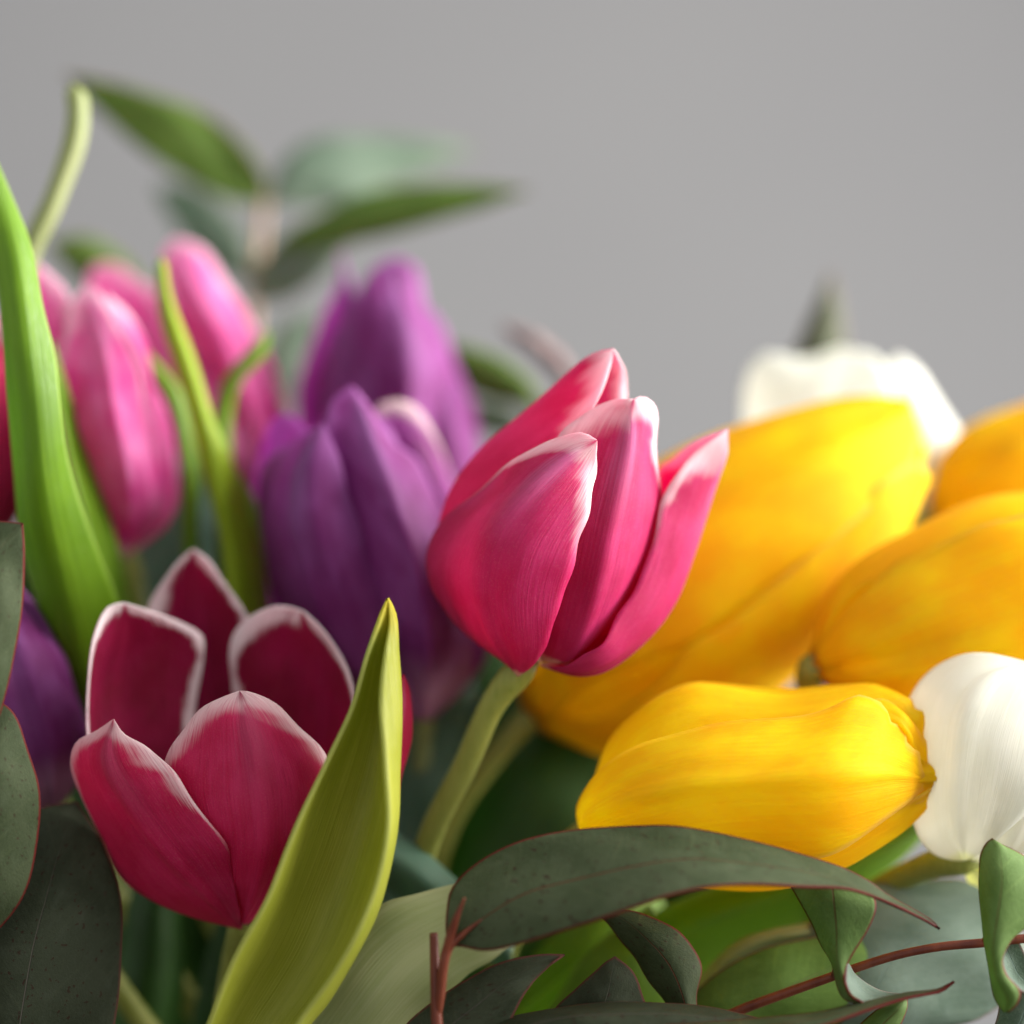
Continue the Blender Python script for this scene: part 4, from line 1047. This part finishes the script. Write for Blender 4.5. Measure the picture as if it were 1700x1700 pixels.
gleaf(t, [[(1400, 1740, -6), (1430, 1700, -6), (1455, 1678, -6), (1480, 1668, -6), (1505, 1656, -6)],
           [(1430, 1745, -8), (1455, 1710, -8), (1475, 1690, -8), (1490, 1675, -8), (1505, 1656, -6)],
           [(1470, 1745, -6), (1485, 1715, -6), (1496, 1696, -6), (1504, 1678, -6), (1505, 1656, -6)]], EUCG, 0.0001, 19)
gleaf(t, [[(880, 1740, -3), (925, 1671, -3), (965, 1634, -3), (1000, 1602, -3), (1021, 1588, -3)],
           [(960, 1740, -5), (990, 1690, -5), (1008, 1650, -5), (1016, 1615, -4), (1021, 1588, -3)],
           [(1080, 1740, -3), (1078, 1690, -3), (1066, 1650, -3), (1049, 1611, -3), (1021, 1588, -3)]], EUCD, 0.0002, 20, label='dark triangular leaf tip')
gleaf(t, [[(1120, 1720, 2), (1110, 1672, 2), (1080, 1630, 2), (1040, 1570, 2), (1005, 1529, 2), (985, 1510, 2)],
           [(1145, 1720, -2), (1135, 1660, -3), (1112, 1605, -3), (1075, 1560, -2), (1030, 1524, 0), (985, 1510, 2)],
           [(1160, 1720, 0), (1156, 1650, 0), (1163, 1604, 0), (1149, 1572, 0), (1128, 1548, 0), (1103, 1533, 0), (1049, 1513, 1), (985, 1510, 2)]], EUC, 0.0002, 22, label='drooping grey leaf bent over below the long leaf')

# --- left edge sprig
t = thing('gum_sprig', 'three large dark grey gum leaves overlapping left of the open cup tulip', 'foliage', P(-80, 1700, -6), GRP)
tube('twig', [P(-80, 1740, -6), P(-90, 1550, -8), P(-80, 1350, -10), P(-85, 1100, -12), P(-90, 960, -12)], [0.0013, 0.0012, 0.0011, 0.0008], TWIG, t)
gleaf(t, [[(-90, 1250, -10), (-150, 1150, -8), (-150, 1000, -8), (-100, 900, -9), (-40, 866, -10), (38, 869, -11)],
           [(-85, 1250, -12), (-60, 1150, -15), (-45, 1050, -16), (-25, 960, -15), (0, 910, -13), (38, 869, -11)],
           [(-60, 1260, -10), (-15, 1215, -11), (12, 1140, -12), (27, 1070, -12), (38, 990, -12), (41, 920, -12), (38, 869, -11)]], EUC, 0.0002, 24)
gleaf(t, [[(-85, 1560, -6), (-140, 1450, -4), (-150, 1300, -4), (-100, 1200, -5), (-50, 1160, -6), (-10, 1158, -7)],
           [(-70, 1575, -8), (-60, 1450, -12), (-45, 1350, -13), (-30, 1260, -12), (-15, 1200, -9), (-10, 1158, -7)],
           [(-50, 1580, -6), (0, 1541, -7), (36, 1490, -8), (56, 1430, -8), (66, 1345, -8), (63, 1295, -8), (44, 1238, -8), (20, 1182, -7), (-10, 1158, -7)]], EUC, 0.0003, 26)
gleaf(t, [[(-60, 1800, 2), (-110, 1650, 4), (-90, 1500, 6), (-20, 1400, 8), (60, 1345, 10), (128, 1332, 12)],
           [(20, 1810, -4), (30, 1700, -5), (50, 1580, -3), (80, 1470, 1), (105, 1390, 6), (128, 1332, 12)],
           [(170, 1810, 2), (190, 1700, 2), (201, 1600, 3), (203, 1520, 4), (195, 1465, 6), (165, 1395, 9), (128, 1332, 12)]], EUCD, 0.0004, 28)

# --- sprig rising behind, out of focus
t = thing('gum_sprig', 'blurred gum sprig with spread leaves against the grey wall', 'foliage', P(445, 960, 140), GRP)
tube('twig', [P(445, 960, 140), P(425, 700, 140), P(418, 520, 140), P(430, 420, 140), P(440, 320, 140)], [0.0018, 0.0016, 0.0014, 0.0012, 0.0009], TWIGB, t)
gleaf(t, [[(442, 328, 138), (440, 295, 136), (405, 240, 132), (335, 185, 126), (250, 155, 120), (170, 133, 116), (108, 124, 114)],
           [(440, 330, 138), (400, 285, 135), (340, 240, 130), (265, 195, 123), (180, 153, 118), (108, 124, 114)],
           [(438, 333, 138), (425, 338, 138), (370, 328, 136), (300, 292, 132), (220, 235, 126), (155, 175, 120), (108, 124, 114)]], EUCF, 0.0006, 30, label='dark olive leaf pointing left')
gleaf(t, [[(446, 330, 140), (470, 265, 144), (520, 233, 148), (600, 226, 152), (700, 233, 156), (790, 248, 160)],
           [(446, 332, 140), (500, 290, 140), (570, 275, 144), (640, 265, 149), (710, 258, 154), (790, 248, 160)],
           [(446, 338, 140), (510, 345, 142), (590, 330, 146), (650, 308, 150), (720, 278, 156), (790, 248, 160)]], EUCM, 0.0006, 32)
gleaf(t, [[(425, 440, 138), (480, 385, 132), (540, 350, 128), (610, 320, 126), (700, 306, 124), (790, 306, 122), (880, 316, 122)],
           [(425, 442, 138), (500, 405, 128), (570, 375, 124), (640, 352, 122), (720, 335, 121), (800, 324, 121), (880, 316, 122)],
           [(425, 445, 138), (500, 432, 132), (570, 408, 128), (640, 390, 126), (720, 370, 124), (800, 344, 123), (880, 316, 122)]], EUCF, 0.0005, 34)
gleaf(t, [[(425, 470, 140), (412, 410, 144), (385, 360, 148), (335, 318, 152), (290, 305, 155), (258, 312, 157)],
           [(424, 470, 140), (385, 420, 142), (340, 375, 146), (300, 335, 152), (258, 312, 157)],
           [(423, 472, 140), (375, 455, 144), (320, 410, 148), (280, 360, 152), (258, 312, 157)]], EUCM, 0.0005, 36)
gleaf(t, [[(420, 500, 140), (425, 450, 134), (470, 415, 130), (530, 390, 128), (600, 380, 128)],
           [(420, 502, 140), (455, 470, 134), (500, 440, 130), (550, 410, 128), (600, 380, 128)],
           [(420, 505, 140), (470, 498, 136), (520, 470, 132), (560, 430, 130), (600, 380, 128)]], EUCM, 0.0004, 38)
gleaf(t, [[(425, 700, 142), (435, 620, 142), (450, 560, 144), (480, 530, 146), (530, 520, 148)],
           [(428, 700, 140), (460, 640, 138), (480, 590, 140), (505, 550, 144), (530, 520, 148)],
           [(432, 702, 142), (490, 680, 142), (520, 620, 142), (535, 570, 144), (530, 520, 148)]], EUCM, 0.0004, 39)
gleaf(t, [[(300, 560, 134), (240, 470, 130), (200, 420, 128), (140, 392, 126), (80, 402, 124)],
           [(300, 565, 132), (230, 490, 128), (180, 450, 126), (130, 420, 125), (80, 402, 124)],
           [(300, 570, 134), (210, 520, 130), (150, 480, 128), (105, 440, 126), (80, 402, 124)]], EUCF, 0.0004, 40)

t = thing('gum_sprig', 'blurred gum sprig half hidden behind the purple and pink tulips', 'foliage', P(860, 960, 112), GRP)
tube('twig', [P(860, 960, 112), P(870, 800, 112), P(905, 690, 112), P(960, 630, 112)], [0.002, 0.0018, 0.0015, 0.0012], TWIGB, t)
gleaf(t, [[(905, 690, 112), (885, 640, 112), (840, 600, 112), (790, 578, 112), (720, 572, 114)],
           [(905, 692, 110), (860, 640, 109), (815, 612, 109), (770, 592, 110), (720, 572, 114)],
           [(905, 694, 112), (850, 670, 112), (790, 655, 112), (745, 620, 113), (720, 572, 114)]], EUCF, 0.0004, 42, label='green leaf beside the purple tulip')
gleaf(t, [[(890, 720, 114), (850, 680, 116), (810, 668, 118), (770, 664, 120), (730, 670, 122)],
           [(890, 722, 113), (850, 698, 114), (810, 688, 116), (770, 680, 119), (730, 670, 122)],
           [(890, 725, 114), (850, 722, 116), (810, 720, 118), (770, 704, 120), (730, 670, 122)]], EUCM, 0.0004, 43)
gleaf(t, [[(960, 632, 110), (930, 585, 110), (890, 556, 110), (860, 545, 110), (832, 540, 110)],
           [(955, 640, 108), (920, 595, 107), (884, 566, 107), (856, 552, 108), (832, 540, 110)],
           [(945, 648, 110), (905, 605, 110), (874, 578, 110), (850, 562, 110), (832, 540, 110)]], EUCP, 0.0003, 44, label='narrow brownish purple leaf') if False else None

EUCT = euc_material('gum_leaf_dusky', (0.045, 0.055, 0.028), (0.07, 0.075, 0.045), margin=(0.14, 0.07, 0.07), rib=(0.12, 0.10, 0.07), spots=0.0, trans=0.06)
t2 = thing('gum_sprig', 'single blurred gum leaf tip sticking up behind the white tulip', 'foliage', P(1340, 800, 120), GRP)
tube('twig', [P(1400, 1000, 122), P(1370, 800, 120), P(1362, 640, 120)], [0.002, 0.0016, 0.001], TWIGB, t2)
gleaf(t2, [[(1355, 680, 120), (1310, 610, 118), (1330, 560, 116), (1355, 505, 116), (1380, 452, 116)],
            [(1362, 680, 118), (1358, 610, 116), (1368, 560, 115), (1374, 505, 115), (1380, 452, 116)],
            [(1372, 680, 122), (1410, 610, 122), (1402, 560, 120), (1394, 505, 118), (1380, 452, 116)]], EUCT, 0.0003, 46)
EUCP = euc_material('gum_leaf_purplish', (0.16, 0.11, 0.11), (0.20, 0.15, 0.14), margin=(0.22, 0.12, 0.12), rib=(0.2, 0.15, 0.12), spots=0.0)
gleaf(t, [[(960, 632, 110), (930, 585, 110), (890, 556, 110), (860, 545, 110), (832, 540, 110)],
           [(955, 640, 108), (920, 595, 107), (884, 566, 107), (856, 552, 108), (832, 540, 110)],
           [(945, 648, 110), (905, 605, 110), (874, 578, 110), (850, 562, 110), (832, 540, 110)]], EUCP, 0.0003, 44, label='narrow brownish purple leaf')
